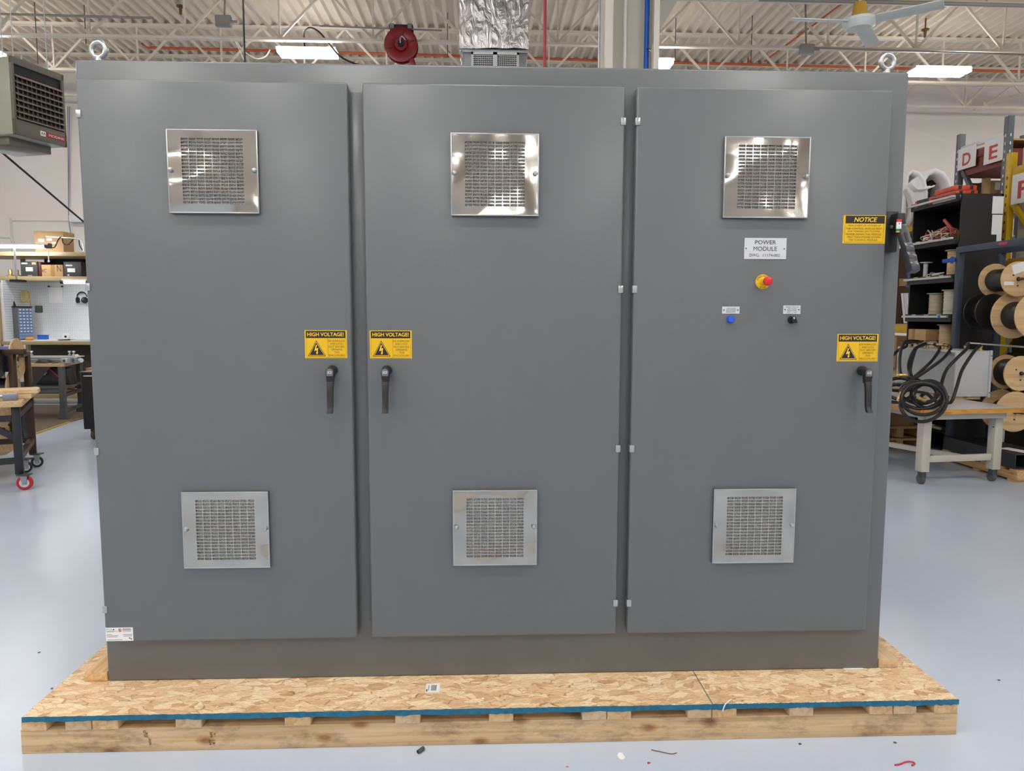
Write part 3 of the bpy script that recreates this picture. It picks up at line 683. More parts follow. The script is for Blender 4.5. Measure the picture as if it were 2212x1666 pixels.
for x0, x1 in ((-1.672, .7565), (.7585, 1.668)):
    n = 150; mb = MB(); rnd = random.Random(int(x1*100))
    sh = MB().box(x0, x1, -.240, .865, .127, .1449).build('deck_sheet', OSB, sk, bevel=.0008)
    # blue painted cut edge, rough along its upper and lower rim
    vs, fs = [], []; j1 = 0
    for i in range(n+1):
        x = x0+(x1-x0)*i/n; j1 = .6*j1+rnd.uniform(-.0022, .0022); j2 = rnd.uniform(-.0012, .0008)
        vs += [(x, -.2425+rnd.uniform(-.0006, .0006), .1258+j1), (x, -.2425+rnd.uniform(-.0006, .0006), .1447+j2), (x, -.2395, .1447+j2), (x, -.2395, .1258+j1)]
        if i: fs += [((i-1)*4+k, (i-1)*4+(k+1)%4, i*4+(k+1)%4, i*4+k) for k in range(4)]
    fs += [(3,2,1,0), tuple(n*4+k for k in range(4))]
    MB().add(vs, fs).build('painted_edge', mat('teal_blue_edge_paint', (26, 100, 130), .7, bump=.5, bscale=300, var=.25, vscale=60), sh)
MB().box(.7562, .7588, -.2405, .0, .14, .1460).build('seam_edge', mat('teal_blue_seam', (56, 112, 116), .7), sk)
for x0, x1 in ((-1.586, -1.502), (1.503, 1.582)):
    MB().box(x0, x1, 0, .70, .1457, .183).build('cleat', PS[0 if x0 < 0 else 1], sk, bevel=.003)
# mill stamps on the beam face
ST = mat('mill_stamp_ink', (70, 60, 48), .7)
t = MB()
for (x, z, s_, body) in ((317, 1588, .021, '24197'), (312.5, 1586, .026, 'KD HT'), (324, 1602, .026, 'LB299'), (456, 1588, .02, 'SPF'), (464, 1588, .014, 'No 2'), (454, 1604, .02, '209'), (462, 1604, .016, 'LB')):
    c = at(x, z, -.2265); put_text(t, body, (c.x, -.2268, c.z), (0,0,-1), X, s_, .009, .01)
t.build('mill_stamp', ST, sk)
# ------------------------------------------------------------------ under the roof
# foil-wrapped duct with its outlet box
x0, x1 = at(993, 60, 6.5).x, at(1141, 60, 6.5).x; zb = at(1060, 104, 6.5).z
dk = thing('ventilation_duct', 'vertical air duct wrapped in crinkled silver foil above the cabinet', 'duct', ((x0+x1)/2, 6.8, ZC))
mb = MB(); rnd = random.Random(3); nx_, nz_2 = 10, 26
def ring(z, j):
    P = []
    for (a, b) in [((x0, 6.5), (x1, 6.5)), ((x1, 6.5), (x1, 7.15)), ((x1, 7.15), (x0, 7.15)), ((x0, 7.15), (x0, 6.5))]:
        for i in range(nx_):
            t = i/nx_; P.append((a[0]+(b[0]-a[0])*t+rnd.uniform(-.012, .012), a[1]+(b[1]-a[1])*t+rnd.uniform(-.012, .012), z+rnd.uniform(-.01, .01)))
    return P
vs, fs = [], []; n = nx_*4
for j in range(nz_2+1):
    vs += ring(zb+(ZC-zb)*j/nz_2, j)
    if j: fs += [((j-1)*n+k, (j-1)*n+(k+1) % n, j*n+(k+1) % n, j*n+k) for k in range(n)]
fs += [tuple(range(n-1, -1, -1))]
mb.add(vs, fs).build('foil_wrap', FOIL, dk, smooth=True)
GALV = mat('galvanised_sheet', (150, 156, 160), .42, .6, var=.08, vscale=8)
xb0, xb1 = at(1003, 130, 6.52).x, at(1137, 130, 6.52).x; zb2 = zb-.55
bo = MB().box(xb0, xb1, 6.52, 7.1, zb2, zb-.02).build('outlet_box', GALV, dk, bevel=.006)
MB().box(xb0-.02, xb1+.02, 6.5, 7.12, zb-.05, zb-.015).build('flange', GALV, bo, bevel=.004)
gx0, gx1 = at(1018, 130, 6.5).x, at(1121, 130, 6.5).x; gz1 = at(1070, 113, 6.5).z; gz0 = zb2+.08
WG = mat('white_grille', (205, 207, 208), .45)
gm = (gx0+gx1)/2; fr = MB()
for a, b in ((gx0, gm), (gm, gx1)):
    fr.box(a, a+.025, 6.49, 6.52, gz0, gz1).box(b-.025, b, 6.49, 6.52, gz0, gz1).box(a, b, 6.49, 6.52, gz1-.03, gz1).box(a, b, 6.49, 6.52, gz0, gz0+.03)
gr_o = fr.build('grille_frame', WG, dk)
MB().box(gx0+.02, gx1-.02, 6.512, 6.52, gz0+.02, gz1-.02).build('dark_core', BLACKPAINT, gr_o)
fin = MB().box(gx0+.02, gx1-.02, 6.495, 6.512, gz0+.04, gz0+.046).build('grille_fin', WG, gr_o)
for k in range(1, 16): piece(fin, (0, 0, k*.024), gr_o)
vf = MB().box(gx0+.03, gx0+.035, 6.502, 6.512, gz0+.03, gz1-.03).build('grille_fin', WG, gr_o)
k = 1
while gx0+.03+k*.026 < gx1-.03: piece(vf, (k*.026, 0, 0), gr_o); k += 1
# steel column with its pipes
ca, cb = at(1307, 70, 5).x, at(1425, 70, 5).x
co = thing('steel_column', 'cream steel building column behind the cabinet', 'column', ((ca+cb)/2, 5.15, 0), kind='structure')
mb = MB().box(ca, ca+.085, 5.0, 5.03, 0, ZC).box(cb-.06, cb, 5.0, 5.03, 0, ZC).box(ca, ca+.03, 5.03, 5.4, 0, ZC).box(cb-.03, cb, 5.03, 5.4, 0, ZC).box(ca, cb, 5.36, 5.4, 0, ZC)
mb.build('column_section', mat('column_paint', (226, 220, 208), .5), co, bevel=.006)
def vpipe(name, px, yy, r, m, label, cat, z0=0.0, z1=None, top=0):
    x = at(px, 70, yy).x
    o = MB().cyl((x, yy, z0), (x, yy, z1 or ZC), r, n=14).build(name, m, smooth=True)
    o2 = tag(o, label, cat); return o, x
WP = mat('white_pvc', (232, 230, 222), .35)
vpipe('white_pipe', 1350, 5.25, .022, WP, 'thick white vertical pipe inside the cream column', 'pipe')
vpipe('blue_pipe', 1397, 5.2, .026, mat('blue_air_pipe', (14, 92, 200), .35), 'bright blue vertical air pipe running down the cream column', 'pipe')
vpipe('grey_conduit', 1294.5, 5.1, .012, mat('galvanised_conduit', (176, 180, 188), .35, .7), 'thin galvanised vertical conduit left of the cream column', 'conduit')
vpipe('red_pipe', 1177, 6.2, .019, mat('pink_red_pipe', (190, 74, 84), .5), 'slim red vertical pipe between the duct and the column', 'pipe')
vpipe('black_pole', 527, 6.0, .010, BLACKPAINT, 'thin black vertical drop pole above the left door', 'pole')
for i, (px, dx) in enumerate(((1406, 0), (1411, .012), (1415, .024))):
    P = [at(px-4, 108, 5.12), at(px+2, 112, 5.1), at(px+3+i*2, 128, 5.1), at(px+3+i*2, 150, 5.1)]; P.append(V((P[-1].x, 5.1, 1.0)))
    tag(MB().tube(P, .006, 6, smooth=6).build('white_cable', WP, smooth=True), ['white cable tied to the blue pipe, innermost of three', 'white cable tied to the blue pipe, middle one of three', 'white cable tied to the blue pipe, outermost of three'][i], 'cable', 'white cables on the column')
c = at(1399, 108, 5.2); tag(MB().torus((c.x, 5.2, c.z), (0,0,1), .03, .005, 20, 6).build('cable_tie', BLACKPAINT, smooth=True), 'black cable tie around the blue pipe', 'cable tie')
# red hose reel
c = at(867, 99, 10.25); R_ = .283
hr = thing('hose_reel', 'dark red round hose reel hanging from the roof joist', 'hose reel', (c.x, 10.25, c.z))
RR = mat('dark_red_reel', (140, 18, 34), .4, coat=.2)
MB().lathe((c.x, 10.16, c.z), (0,1,0), [(0, .04), (.0, R_*.36), (.03, R_*.4), (.012, R_*.5), (0, R_*.9), (.008, R_), (.03, R_)], 40).build('reel_disc', RR, hr, smooth=True)
MB().lathe((c.x, 10.19, c.z), (0,1,0), [(0, R_*.55), (.12, R_*.55)], 30).build('hose_drum', BLACKPAINT, hr, smooth=True)
MB().lathe((c.x, 10.31, c.z), (0,1,0), [(0, R_), (.01, R_)], 40).build('reel_disc', RR, hr, smooth=True)
for k in range(6):
    a = k*math.pi/3+.3; d_ = V((math.cos(a), 0, math.sin(a)))
    MB().bar(V((c.x, 10.157, c.z))+d_*R_*.55, V((c.x, 10.157, c.z))+d_*R_*.85, .02, .008, up=(0,1,0)).build('rib', RR, hr)
MB().cyl((c.x, 10.12, c.z), (c.x, 10.2, c.z), .05, n=20).build('hub', BLACKPAINT, hr, smooth=True)
MB().tube([(c.x, 10.12, c.z), (c.x, 10.1, c.z+.06), (c.x+.03, 10.1, c.z+.1), (c.x+.09, 10.1, c.z+.04)], .012, 8, smooth=6).build('inlet_pipe', CHROME, hr, smooth=True)
zt_ = ZC-DJ-.03
MB().box(c.x-.2, c.x+.2, 10.33, 10.37, c.z+.05, zt_+.2).box(c.x-.2, c.x+.2, 10.2, 10.37, c.z+R_+.0, c.z+R_+.05).build('bracket', mat('red_black_bracket', (70, 14, 22), .5), hr)
for s_ in (-.15, .15): MB().box(c.x+s_-.035, c.x+s_+.035, 10.18, 10.21, c.z+R_-.02, c.z+R_+.06).build('clamp', GALV, hr)
MB().bar((c.x+.16, 10.22, c.z-.2), (c.x+.22, 10.22, c.z-.36), .07, .09).build('hose_guide', RR, hr, bevel=.01)
# ceiling fan
fy = 5.0; c = at(1856, 52, fy)
fan = thing('ceiling_fan', 'white three-blade ceiling fan with yellowed cap at upper right', 'fan', (c.x, fy, c.z))
FW = mat('fan_white', (216, 222, 220), .4)
MB().lathe((c.x, fy, c.z-.05), (0,0,1), [(0, .07), (.0, .12), (.03, .155), (.06, .16), (.065, .165), (.09, .165), (.1, .15), (.115, .09)], 32).build('motor_housing', FW, fan, smooth=True)
MB().lathe((c.x, fy, c.z+.065), (0,0,1), [(0, .085), (.14, .06), (.15, .05)], 24).build('cap', mat('yellowed_plastic', (190, 150, 60), .5), fan, smooth=True)
MB().cyl((c.x, fy, c.z+.2), (c.x, fy, ZC), .014, n=12).build('down_rod', FW, fan, smooth=True)
for k, a in enumerate((183, -38, 52)):
    a = math.radians(a); d_ = V((math.cos(a), math.sin(a), 0)); s_ = V((-math.sin(a), math.cos(a), -.22)).normalized()
    o_ = V((c.x, fy, c.z+.02))
    bl = MB().obox(o_+d_*.46, d_*.3, s_*.075, d_.cross(s_)*.006).build('blade', FW, fan, bevel=.004)
    MB().obox(o_+d_*.17, d_*.05, s_*.05, d_.cross(s_)*.008).build('blade_bracket', FW, bl)
# sprinkler piping
def pipe(name, pts, r, m, label, cat='pipe', n=8, smooth=0, group=None):
    return tag(MB().tube(pts, r, n, smooth=smooth).build(name, m, smooth=True), label, cat, group)
P = [at(-60, 80, 13.35), at(290, 90, 13.35), at(305, 92, 13.35), at(322, 103, 13.35), at(335, 103.5, 13.35), at(1000, 121, 13.35), at(1300, 131, 13.35), at(2300, 157, 13.35)]
sp = thing('sprinkler_pipe', 'long orange sprinkler pipe running along under the roof at the back', 'pipe', (0, 13.35, 6.8))
MB().tube(P, .028, 8).build('pipe_run', ORANGEP, sp, smooth=True)
for px in (245, 348, 970, 1616): 
    q = at(px, 84+px*.034 if px < 400 else 121+(px-1000)*.029, 13.35); MB().cyl(q, q+V((0, 0, .12)), .022, n=8).build('tee', ORANGEP, sp, smooth=True)
    MB().cyl(q+V((0,0,.1)), (q.x, q.y, ZC), .008, n=6).build('hanger_rod', DKSTEEL, sp)
pipe('orange_conduit', [at(1850, -15, 8.6), at(1652, 132, 13.3)], .018, ORANGEP, 'orange pipe slanting down under the roof left of the fan')
for px, py, yy, lb in ((1998, 75, 11.2, 'small brass sprinkler head below the roof right of the fan'), (390, 25, 11.2, 'small dark sprinkler head below the roof above the left door')):
    q = at(px, py, yy)
    s_ = thing('fire_sprinkler', lb, 'sprinkler', tuple(q))
    m_ = mat('old_brass', (120, 90, 50), .4, .7)
    MB().cyl(q+V((0,0,-.05)), q+V((0,0,.08)), .02, .03, n=10).build('nozzle', m_, s_, smooth=True)
    MB().cyl(q+V((0,0,.08)), q+V((0,0,.1)), .07, n=12).build('deflector', m_, s_)
    MB().cyl(q+V((0,0,.1)), (q.x, q.y, ZC), .014, n=8).build('drop_pipe', m_, s_)
# conduits and boxes along the joists
CON = mat('grey_conduit', (150, 146, 140), .5, .3)
pipe('ceiling_conduit', [at(1745, 103, 10.3), at(2300, 121, 10.3)], .017, CON, 'grey conduit strapped along the right-hand joist', 'conduit')
pipe('ceiling_conduit', [at(-40, 29, 10.2), at(330, 39, 10.2)], .02, CON, 'grey conduit along the joist above the unit heater', 'conduit')
pipe('ceiling_conduit', [at(690, 56, 10.25), at(955, 66, 10.25)], .014, CON, 'grey conduit behind the red hose reel', 'conduit')
pipe('ceiling_conduit', [at(1640, -2, 8.4), at(2300, 14, 8.4)], .03, CON, 'grey pipe along the nearest joist above the fan', 'conduit')
for px, py, s_, lb in ((1743, 107, .12, 'grey junction box on the conduit left of the right eyebolt'), (483, 46, .13, 'grey junction box hanging under the joist above the left door')):
    q = at(px, py, 10.25)
    o = thing('junction_box', lb, 'box', tuple(q))
    MB().box(q.x-s_, q.x+s_, 10.2, 10.3, q.z-s_*.7, q.z+s_*.7).build('case', GALV, o, bevel=.01)
    MB().box(q.x-s_*.9, q.x+s_*.9, 10.195, 10.202, q.z-s_*.6, q.z+s_*.6).build('cover', CON, o)
    MB().bar((q.x, 10.28, q.z), (q.x, 10.4, ZC-.02), .025).build('bracket', CON, o)
    MB().cyl((q.x+s_, 10.25, q.z), (q.x+s_+.1, 10.25, q.z), .02, n=8).build('connector', CON, o)
# black power cable of the left light
pipe('power_cable', [at(658, 102, 10.7), at(657, 72, 10.6), at(670, 60, 10.5), at(690, 70, 10.5), at(715, 100, 10.55), at(735, 122, 10.6), at(765, 137, 10.6), at(800, 145, 10.6)], .016, RUBBER, 'black power cable looping up from the left ceiling light', 'cable', smooth=6)
pipe('white_cable', [at(583, 108, 10.9), at(573, 122, 10.9), at(555, 127, 10.9), at(535, 117, 10.9), at(520, 104, 10.9), at(505, 80, 10.9), V((at(500, 50, 11.2).x, 12.1, ZC-DJ))], .010, WP, 'white cord hanging in a loop left of the ceiling light', 'cord', smooth=6)
for i, (px, py0, py1) in enumerate(((82, 40, 138), (186, 40, 95), (1622, -5, 135), (967, -5, 125), (1458, 30, 130))):
    yy = 11.4
    a, b = at(px, py0, yy), at(px, py1, yy)
    pipe('hanger_rod', [(b.x, yy, ZC+.075), (b.x, yy, b.z)], .008, DKSTEEL, ['thin hanger rod above the unit heater', 'thin hanger rod above the left eyebolt', 'thin hanger rod above the right door', 'thin hanger rod beside the foil duct', 'thin hanger rod right of the column'][i], 'rod', 5)
# sway brace on the right wall
q0, q1, q2 = at(2126, 226, 14.2), at(2230, 195, 13.6), at(2185, 186, 13.0)
br = thing('wall_brace', 'cream steel brace rods meeting on the wall at upper right', 'brace', tuple(q0))
MB().bar(q0, q1, .03).build('brace_rod', CREAM, br); MB().bar(q0+V((.1,0,.03)), q2, .03).build('brace_rod', CREAM, br); MB().box(q0.x-.05, q0.x+.05, 14.15, YF, q0.z-.05, q0.z+.05).build('brace_plate', CREAM, br)
# unit heater
hz0, hz1 = 3.075, 3.72
nrm = V((.958, -.287, 0)); uu = V((.287, .958, 0)); A0 = V((-4.06, 3.8, 0)); HWd = .525
ht = thing('unit_heater', 'olive grey louvred unit heater hanging at upper left', 'heater', (-4.2, 4.1, hz0))
OL = mat('olive_grey_enamel', (150, 150, 134), .35, var=.03); OLD = mat('olive_dark_enamel', (100, 96, 84), .4)
def hp(u, n, z): return A0+uu*u+nrm*n+V((0,0,z))
mid = (hz0+hz1)/2; hh = (hz1-hz0)/2
MB().obox(hp(HWd/2, -.30, mid), uu*(HWd/2), nrm*.29, Z*hh).build('casing', OL, ht, bevel=.015)
F = MB()
for (u0, u1, z0, z1) in ((0, HWd, hz1-.06, hz1), (0, HWd, hz0, hz0+.13), (0, .025, hz0, hz1), (HWd-.025, HWd, hz0, hz1)):
    F.obox(hp((u0+u1)/2, -.005, (z0+z1)/2), uu*((u1-u0)/2), nrm*.015, Z*((z1-z0)/2))
F.build('front_frame', OLD, ht, bevel=.004)
MB().obox(hp(HWd/2, -.012, mid+.03), uu*(HWd/2-.02), nrm*.003, Z*(hh-.09)).build('dark_core', BLACKPAINT, ht)
zlo, zhi = hz0+.15, hz1-.15
LV = mat('louver_bronze', (122, 108, 96), .4, .2)
for k in range(8):
    z = zlo+(zhi-zlo)*k/7
    MB().obox(hp(HWd/2, .004, z), uu*(HWd/2-.028), (nrm*.02+Z*-.012), Z*.0045).build('louver', LV, ht)
for k in range(10):
    u = .06+(HWd-.12)*k/9
    MB().obox(hp(u, -.006, (zlo+zhi)/2), uu*.003, nrm*.007, Z*((zhi-zlo)/2)).build('fin', LV, ht)
cB = hp(HWd*.72, .0115, hz0+.063)
bd = MB().obox(cB, uu*.135, nrm*.002, Z*.021).build('badge', mat('badge_red', (150, 22, 34), .4), ht)
MB().obox(cB-uu*.108, uu*.027, nrm*.0028, Z*.021).build('badge_field', PAPER, bd)
t = MB(); put_text(t, 'MODINE', cB+uu*.03+nrm*.0035, uu, Z, .16, .021, 0); t.build('badge_lettering', PAPER, bd)
t = MB()
for k in (-1, 1): t.prism([(-.009, -.01), (-.002, .011), (.002, .011), (.009, -.01), (.004, -.01), (0, .002), (-.004, -.01)], cB-uu*(.108-k*.0105)+nrm*.003, uu, Z, nrm*.0006)
t.build('badge_mark', INK, bd)
MB().obox(hp(HWd*.98, -.004, hz0+.02), uu*.006, nrm*.006, Z*.006).build('screw', CHROME, ht)
MB().obox(hp(HWd/2, -.32, hz0-.03), uu*(HWd/2-.05), nrm*.2, Z*.04).build('base_pan', OLD, ht, bevel=.01)
for u, n_ in ((.04, -.12), (.48, -.12), (.04, -.5), (.48, -.5)):
    MB().cyl(hp(u, n_, hz1), hp(u, n_, ZC), .004, n=6).build('hanger_rod', GALV, ht)
q0 = at(-30, 300, 4.6); q1 = at(185, 483, 6.5)
pipe('brace_cable', [q0, q1], .011, BLACKPAINT, 'taut black cable slanting down from below the unit heater', 'cable', 6)
# data cables and box on the left wall
for i, px in enumerate((149, 153)):
    xx = at(px, 300, 14.4).x; pipe('data_cable', [(xx, 14.42, 6.2), (at(148, 470, 14.42).x, 14.42, at(148, 472, 14.4).z), (at(158, 545, 14.42).x, 14.42, at(158, 545, 14.4).z)], .008, mat('grey_blue_cable', (120, 126, 146), .5), ['grey-blue data cable down the left wall, left one of two', 'grey-blue data cable down the left wall, right one of two'][i], 'cable', 6, group='data cables on the left wall')
q = at(160, 466, 14.4); q2 = at(180, 480, 14.4)
bx_ = thing('wall_box', 'pale grey cable box on the wall behind the workbench', 'box', tuple(q)); MB().box(q.x-.1, q2.x+.3, 14.35, 14.5, q2.z, q.z).build('case', WALLP, bx_, bevel=.01); MB().box(q.x-.08, q2.x+.28, 14.345, 14.352, q2.z+.02, q.z-.02).build('cover', FIXT, bx_)
# ------------------------------------------------------------------ left: tan workbench with pegboard
BY0, BY1 = 10.0, 10.75
xr_ = -5.6
xl_ = at(4, 670, BY0).x
wb = thing('workbench', 'tan steel workbench with shelves and pegboard at far left', 'workbench', (-7.4, 10.4, 0))
ztop = at(100, 736, BY0).z
MB().box(xl_, xr_, BY0, BY1, ztop-.015, ztop).build('bench_top', mat('white_laminate', (222, 222, 220), .4), wb)
MB().box(xl_-.02, xr_, BY0-.03, BY0, at(100, 745, BY0).z, ztop-.012).build('bench_rail', TAN, wb, bevel=.004)
zs1 = at(90, 544, BY0); zs1b = at(90, 553, BY0)
sh1 = MB().box(-9.3, xr_, BY0, BY1+.1, zs1b.z, zs1.z).build('shelf', TAN, wb, bevel=.004)
zs2 = at(90, 597, BY0+.1); zs2b = at(90, 606.5, BY0+.1)
sh2 = MB().box(-9.3, xr_, BY0+.1, BY1+.1, zs2b.z, zs2.z).build('shelf', TAN, wb, bevel=.004)
zlo_ = at(100, 851, BY0); zlob = at(100, 861, BY0)
MB().box(xl_, xr_, BY0, BY1, zlob.z, zlo_.z).build('shelf', TAN, wb, bevel=.004)
MB().box(xl_+.02, xr_, BY1, BY1+.02, ztop, zs2b.z).build('pegboard', PEG, wb)
sp_ = MB().box(xl_+.0, xl_+.02, BY0+.02, BY1, ztop, zs2b.z)
pb2 = sp_.build('pegboard', mat('pegboard_side', (226, 230, 234), .5), wb)
for k in range(24):
    z = ztop+.03+k*.042
    if z < zs2b.z-.02: MB().box(xl_+.0195, xl_+.021, BY0+.04, BY1-.02, z, z+.004).build('hole_row', mat('peg_hole_grey', (150, 154, 160), .6), pb2)
for x, y in ((xl_-.06, BY0+.0), (xl_-.06, BY1), (xr_, BY1)):
    u_ = MB().box(x-.03, x+.03, y-.03, y+.03, 0, zs1.z if y > BY0+.1 else ztop+.9).build('upright', TAN, wb, bevel=.003)
    if y < BY0+.1 and x < -8:
        for k in range(26): MB().box(x-.012+(k % 2)*.016-.004, x-.012+(k % 2)*.016+.004, y-.0315, y-.029, ztop-.35+k*.05, ztop-.35+k*.05+.03).build('slot', BLACKPAINT, u_)
MB().box(xl_, xr_, BY1-.03, BY1, .12, ztop-.05).build('back_panel', mat('dark_brown_panel', (74, 66, 60), .7), wb)
for z in (.14, .27): MB().box(xl_, xr_, BY0+.1, BY0+.14, z, z+.1).build('kick_board', wood('grey_plank', (120, 108, 94), (90, 80, 68), 'X', .6), wb)
MB().bar((xl_+.2, BY0+.25, zs2.z), (xl_+.5, BY1+.05, zs1b.z), .03).build('shelf_brace', BLACKPAINT, wb)
MB().box(xl_+.3, xr_, BY1+.02, BY1+.06, zs1b.z-.1, zs1b.z).build('shelf_beam', BLACKPAINT, wb)
def onto(px, z, y): return at(px, 600, y).x
def carton(name, label, x0, x1, y0, y1, z0, z1, m, marks=(), group=None, rz=0, cat='box', lid=None):
    c = V(((x0+x1)/2, (y0+y1)/2, z0)); t = thing(name, label, cat, tuple(c), rz, group)
    w_, d_, h_ = (x1-x0)/2, (y1-y0)/2, z1-z0
    b_ = MB().box(-w_, w_, -d_, d_, 0, h_).build('carton', m, t, bevel=.003, world=False)
    for (u0, u1, v0, v1, mm, nm) in marks:
        MB().box(-w_+2*w_*u0, -w_+2*w_*u1, -d_-.002, -d_+.001, h_*v0, h_*v1).build(nm, mm, t, world=False)
    if lid: MB().box(-w_-.012, w_+.012, -d_-.012, d_+.012, h_-lid, h_+.004).build('lid', m, t, bevel=.003, world=False)
    return t
# things on the shelves
z1_ = zs1.z
x = lambda px, y: at(px, 600, y).x
bx1 = carton('file_box', 'brown cardboard file box with lid on the top shelf', x(84, 10.2), x(143, 10.2), 10.15, 10.5, z1_, at(100, 500, 10.15).z, CARD, [(.12, .32, .5, .64, PAPER, 'sticker'), (.42, .6, .56, .68, PAPER, 'sticker'), (.6, .75, .42, .5, PAPER, 'sticker')], rz=0.04, lid=.085)
z2_ = zs2.z; DKB = mat('dark_grey_carton', (62, 60, 58), .6)
carton('product_box', 'dark grey product box with orange sticker on the middle shelf', x(50, 10.25), x(86, 10.25), 10.2, 10.45, z2_, at(70, 565, 10.2).z, DKB, [(.06, .42, .82, .92, WHITEP, 'print'), (.68, .92, .8, .95, mat('peach_label', (226, 180, 130), .6), 'sticker'), (.3, .72, .35, .62, PAPER, 'sticker'), (.4, .66, .06, .09, WHITEP, 'print')])
carton('red_binder', 'thin dark red binder standing right of the dark product box', x(88, 10.25), x(93, 10.25), 10.2, 10.45, z2_, at(90, 566, 10.2).z, mat('dark_red_cover', (96, 20, 36), .5), cat='binder')
t = carton('cardboard_box', 'taped cardboard box between two dark boxes on the middle shelf', x(94.5, 10.25), x(140, 10.25), 10.2, 10.45, z2_, at(110, 572, 10.2).z, CARD, [(.44, .62, 0, 1, mat('packing_tape', (164, 116, 64), .35), 'tape')])
q = MB(); put_text(q, 'N', (-.2, -.129, .19), X, Z, .05, .05); put_text(q, 'NXC', (-.16, -.129, .1), X, Z, .13, .06); put_text(q, 'N', (.12, -.129, .14), X, Z, .07, .11); q.build('handwriting', mat('marker_brown', (96, 66, 36), .7), t, world=False)
carton('product_box', 'dark grey product box at the right end of the middle shelf', x(142.5, 10.25), x(180, 10.25), 10.2, 10.45, z2_, at(160, 565.5, 10.2).z, DKB, [(.12, .5, .7, .8, WHITEP, 'print'), (.2, .64, .3, .56, PAPER, 'sticker'), (.2, .3, .06, .16, WHITEP, 'print')])
b_ = thing('brass_sensor', 'pair of small brass fittings at the left end of the middle shelf', 'fitting', (x(24, 10.2), 10.2, z2_))
for px in (23, 37): xx = x(px, 10.2); MB().lathe((xx, 10.2, z2_), (0,0,1), [(0, .05), (.02, .05), (.03, .03), (.1, .03), (.12, .02)], 12).build('cup', BRASS, b_, smooth=True)
# task lights
def tasklight(name, label, px0, px1, py, yy, m_arm=None):
    a, b = at(px0, py, yy), at(px1, py, yy)
    t = thing(name, label, 'lamp', ((a.x+b.x)/2, yy, a.z))
    MB().box(a.x, b.x, yy-.05, yy+.05, a.z+.02, a.z+.05).build('hood', FIXT, t, bevel=.008)
    MB().cyl((a.x+.03, yy, a.z), (b.x-.06, yy, a.z), .03, n=12).build('tube', TASK, t, smooth=True)
    MB().box(b.x-.07, b.x+.02, yy-.045, yy+.045, a.z-.03, a.z+.05).build('end_cap', DKSTEEL, t, bevel=.006)
    return t, a, b
TASK = bpy.data.materials.new('task_tube'); TASK.use_nodes = True; _b = TASK.node_tree.nodes['Principled BSDF']
_b.inputs['Emission Color'].default_value = (.9, .97, 1, 1); _b.inputs['Emission Strength'].default_value = 42
t, a, b = tasklight('task_lamp', 'long lit task lamp in front of the top shelf', -30, 107, 532, 9.7)
q = at(104, 540, 9.7); MB().cyl((q.x, 9.7, q.z), (q.x, 9.7, q.z-.17), .008, n=6).build('pull_cord', PAPER, t); MB().cyl((q.x, 9.7, q.z-.17), (q.x, 9.7, q.z-.2), .016, n=8).build('pull_knob', PAPER, t)
la = thing('task_light_stand', 'thin white lamp arm post rising from the middle shelf', 'post', tuple(at(36, 607, 9.75)))
MB().tube([at(36, 607, 9.95), at(31, 533, 9.72), at(29, 523, 9.75), at(22, 514, 9.8), at(-20, 512, 9.8)], .016, 8).build('post', SILVER, la, smooth=True)
MB().box(at(22, 607, 9.9).x, at(40, 607, 9.9).x, 9.88, 10.12, zs2b.z-.03, zs2b.z+.01).build('clamp', BLACKPAINT, la)
t2, a, b = tasklight('task_lamp', 'short lit task lamp under the middle shelf above the pegboard', 135, 196, 609, 10.05)
MB().cyl((a.x-.03, 10.05, a.z), (a.x+.03, 10.05, a.z), .035, n=10).build('end_cap', BLACKPAINT, t2)
pipe('lamp_bracket', [at(100, 511, 10.0), at(150, 514, 10.0), at(168, 516, 10.0), at(177, 520, 10.0), at(181, 535, 10.0), at(181, 543, 10.0)], .014, SILVER, 'bent silver lamp bracket in front of the cardboard file box', 'bracket')
pipe('black_cable', [at(109, 535, 9.75), at(118, 534, 9.8), at(126, 518, 9.95), at(133, 512, 10.0), at(137, 526, 10.02), at(148, 528, 10.02), at(160, 516, 10.02), at(170, 518, 10.02), at(172, 530, 10.05), at(179, 542, 10.05)], .009, RUBBER, 'black lamp cord looped over the silver bracket', 'cord', 6, smooth=5)
# on the pegboard
PY = BY1-.012
def pinned(name, label, cat, px0, py0, px1, py1, m):
    a, b = at(px0, py0, PY), at(px1, py1, PY); return tag(MB().box(a.x, b.x, PY-.004, PY+.006, b.z, a.z).build(name, m), label, cat)
a, b = at(105, 621, PY), at(136, 655, PY)
ps = thing('paper_sheet', 'white drawing sheet pinned to the pegboard', 'paper', (a.x, PY, b.z))
MB().box(a.x, b.x, PY-.004, PY+.006, b.z, a.z).build('sheet', PAPER, ps)
for px in (105, 134): q = at(px, 619, PY-.02); MB().cyl((q.x, PY-.03, q.z), (q.x, PY, q.z), .014, n=8).build('pin', BLACKPAINT, ps)
a, b = at(77, 662, PY), at(90.5, 674, PY)
pc = thing('card', 'small grey-green picture card on the pegboard', 'card', (a.x, PY, b.z)); MB().box(a.x, b.x, PY-.004, PY+.006, b.z, a.z).build('print', mat('grey_green_card', (98, 112, 108), .6, var=.3, vscale=30), pc); MB().box(a.x-.01, b.x+.01, PY, PY+.008, b.z-.01, a.z+.01).build('backing', DKSTEEL, pc)
hp_ = at(178, 645, PY-.05); hd = thing('headphones', 'black headphones hanging on the pegboard', 'headphones', tuple(hp_))
MB().tube([hp_+V((math.cos(a_)*.085-.005, 0, math.sin(a_)*.085+.03)) for a_ in [math.pi*k/10 for k in range(11)]], .012, 8).build('headband', BLACK, hd, smooth=True)
for s_ in (-1, 1): MB().lathe(hp_+V((s_*.045, -.03, -.03)), (s_*.7, -.7, 0), [(0, .05), (.03, .058), (.045, .045), (.05, .02)], 16).build('ear_cup', BLACK, hd, smooth=True)
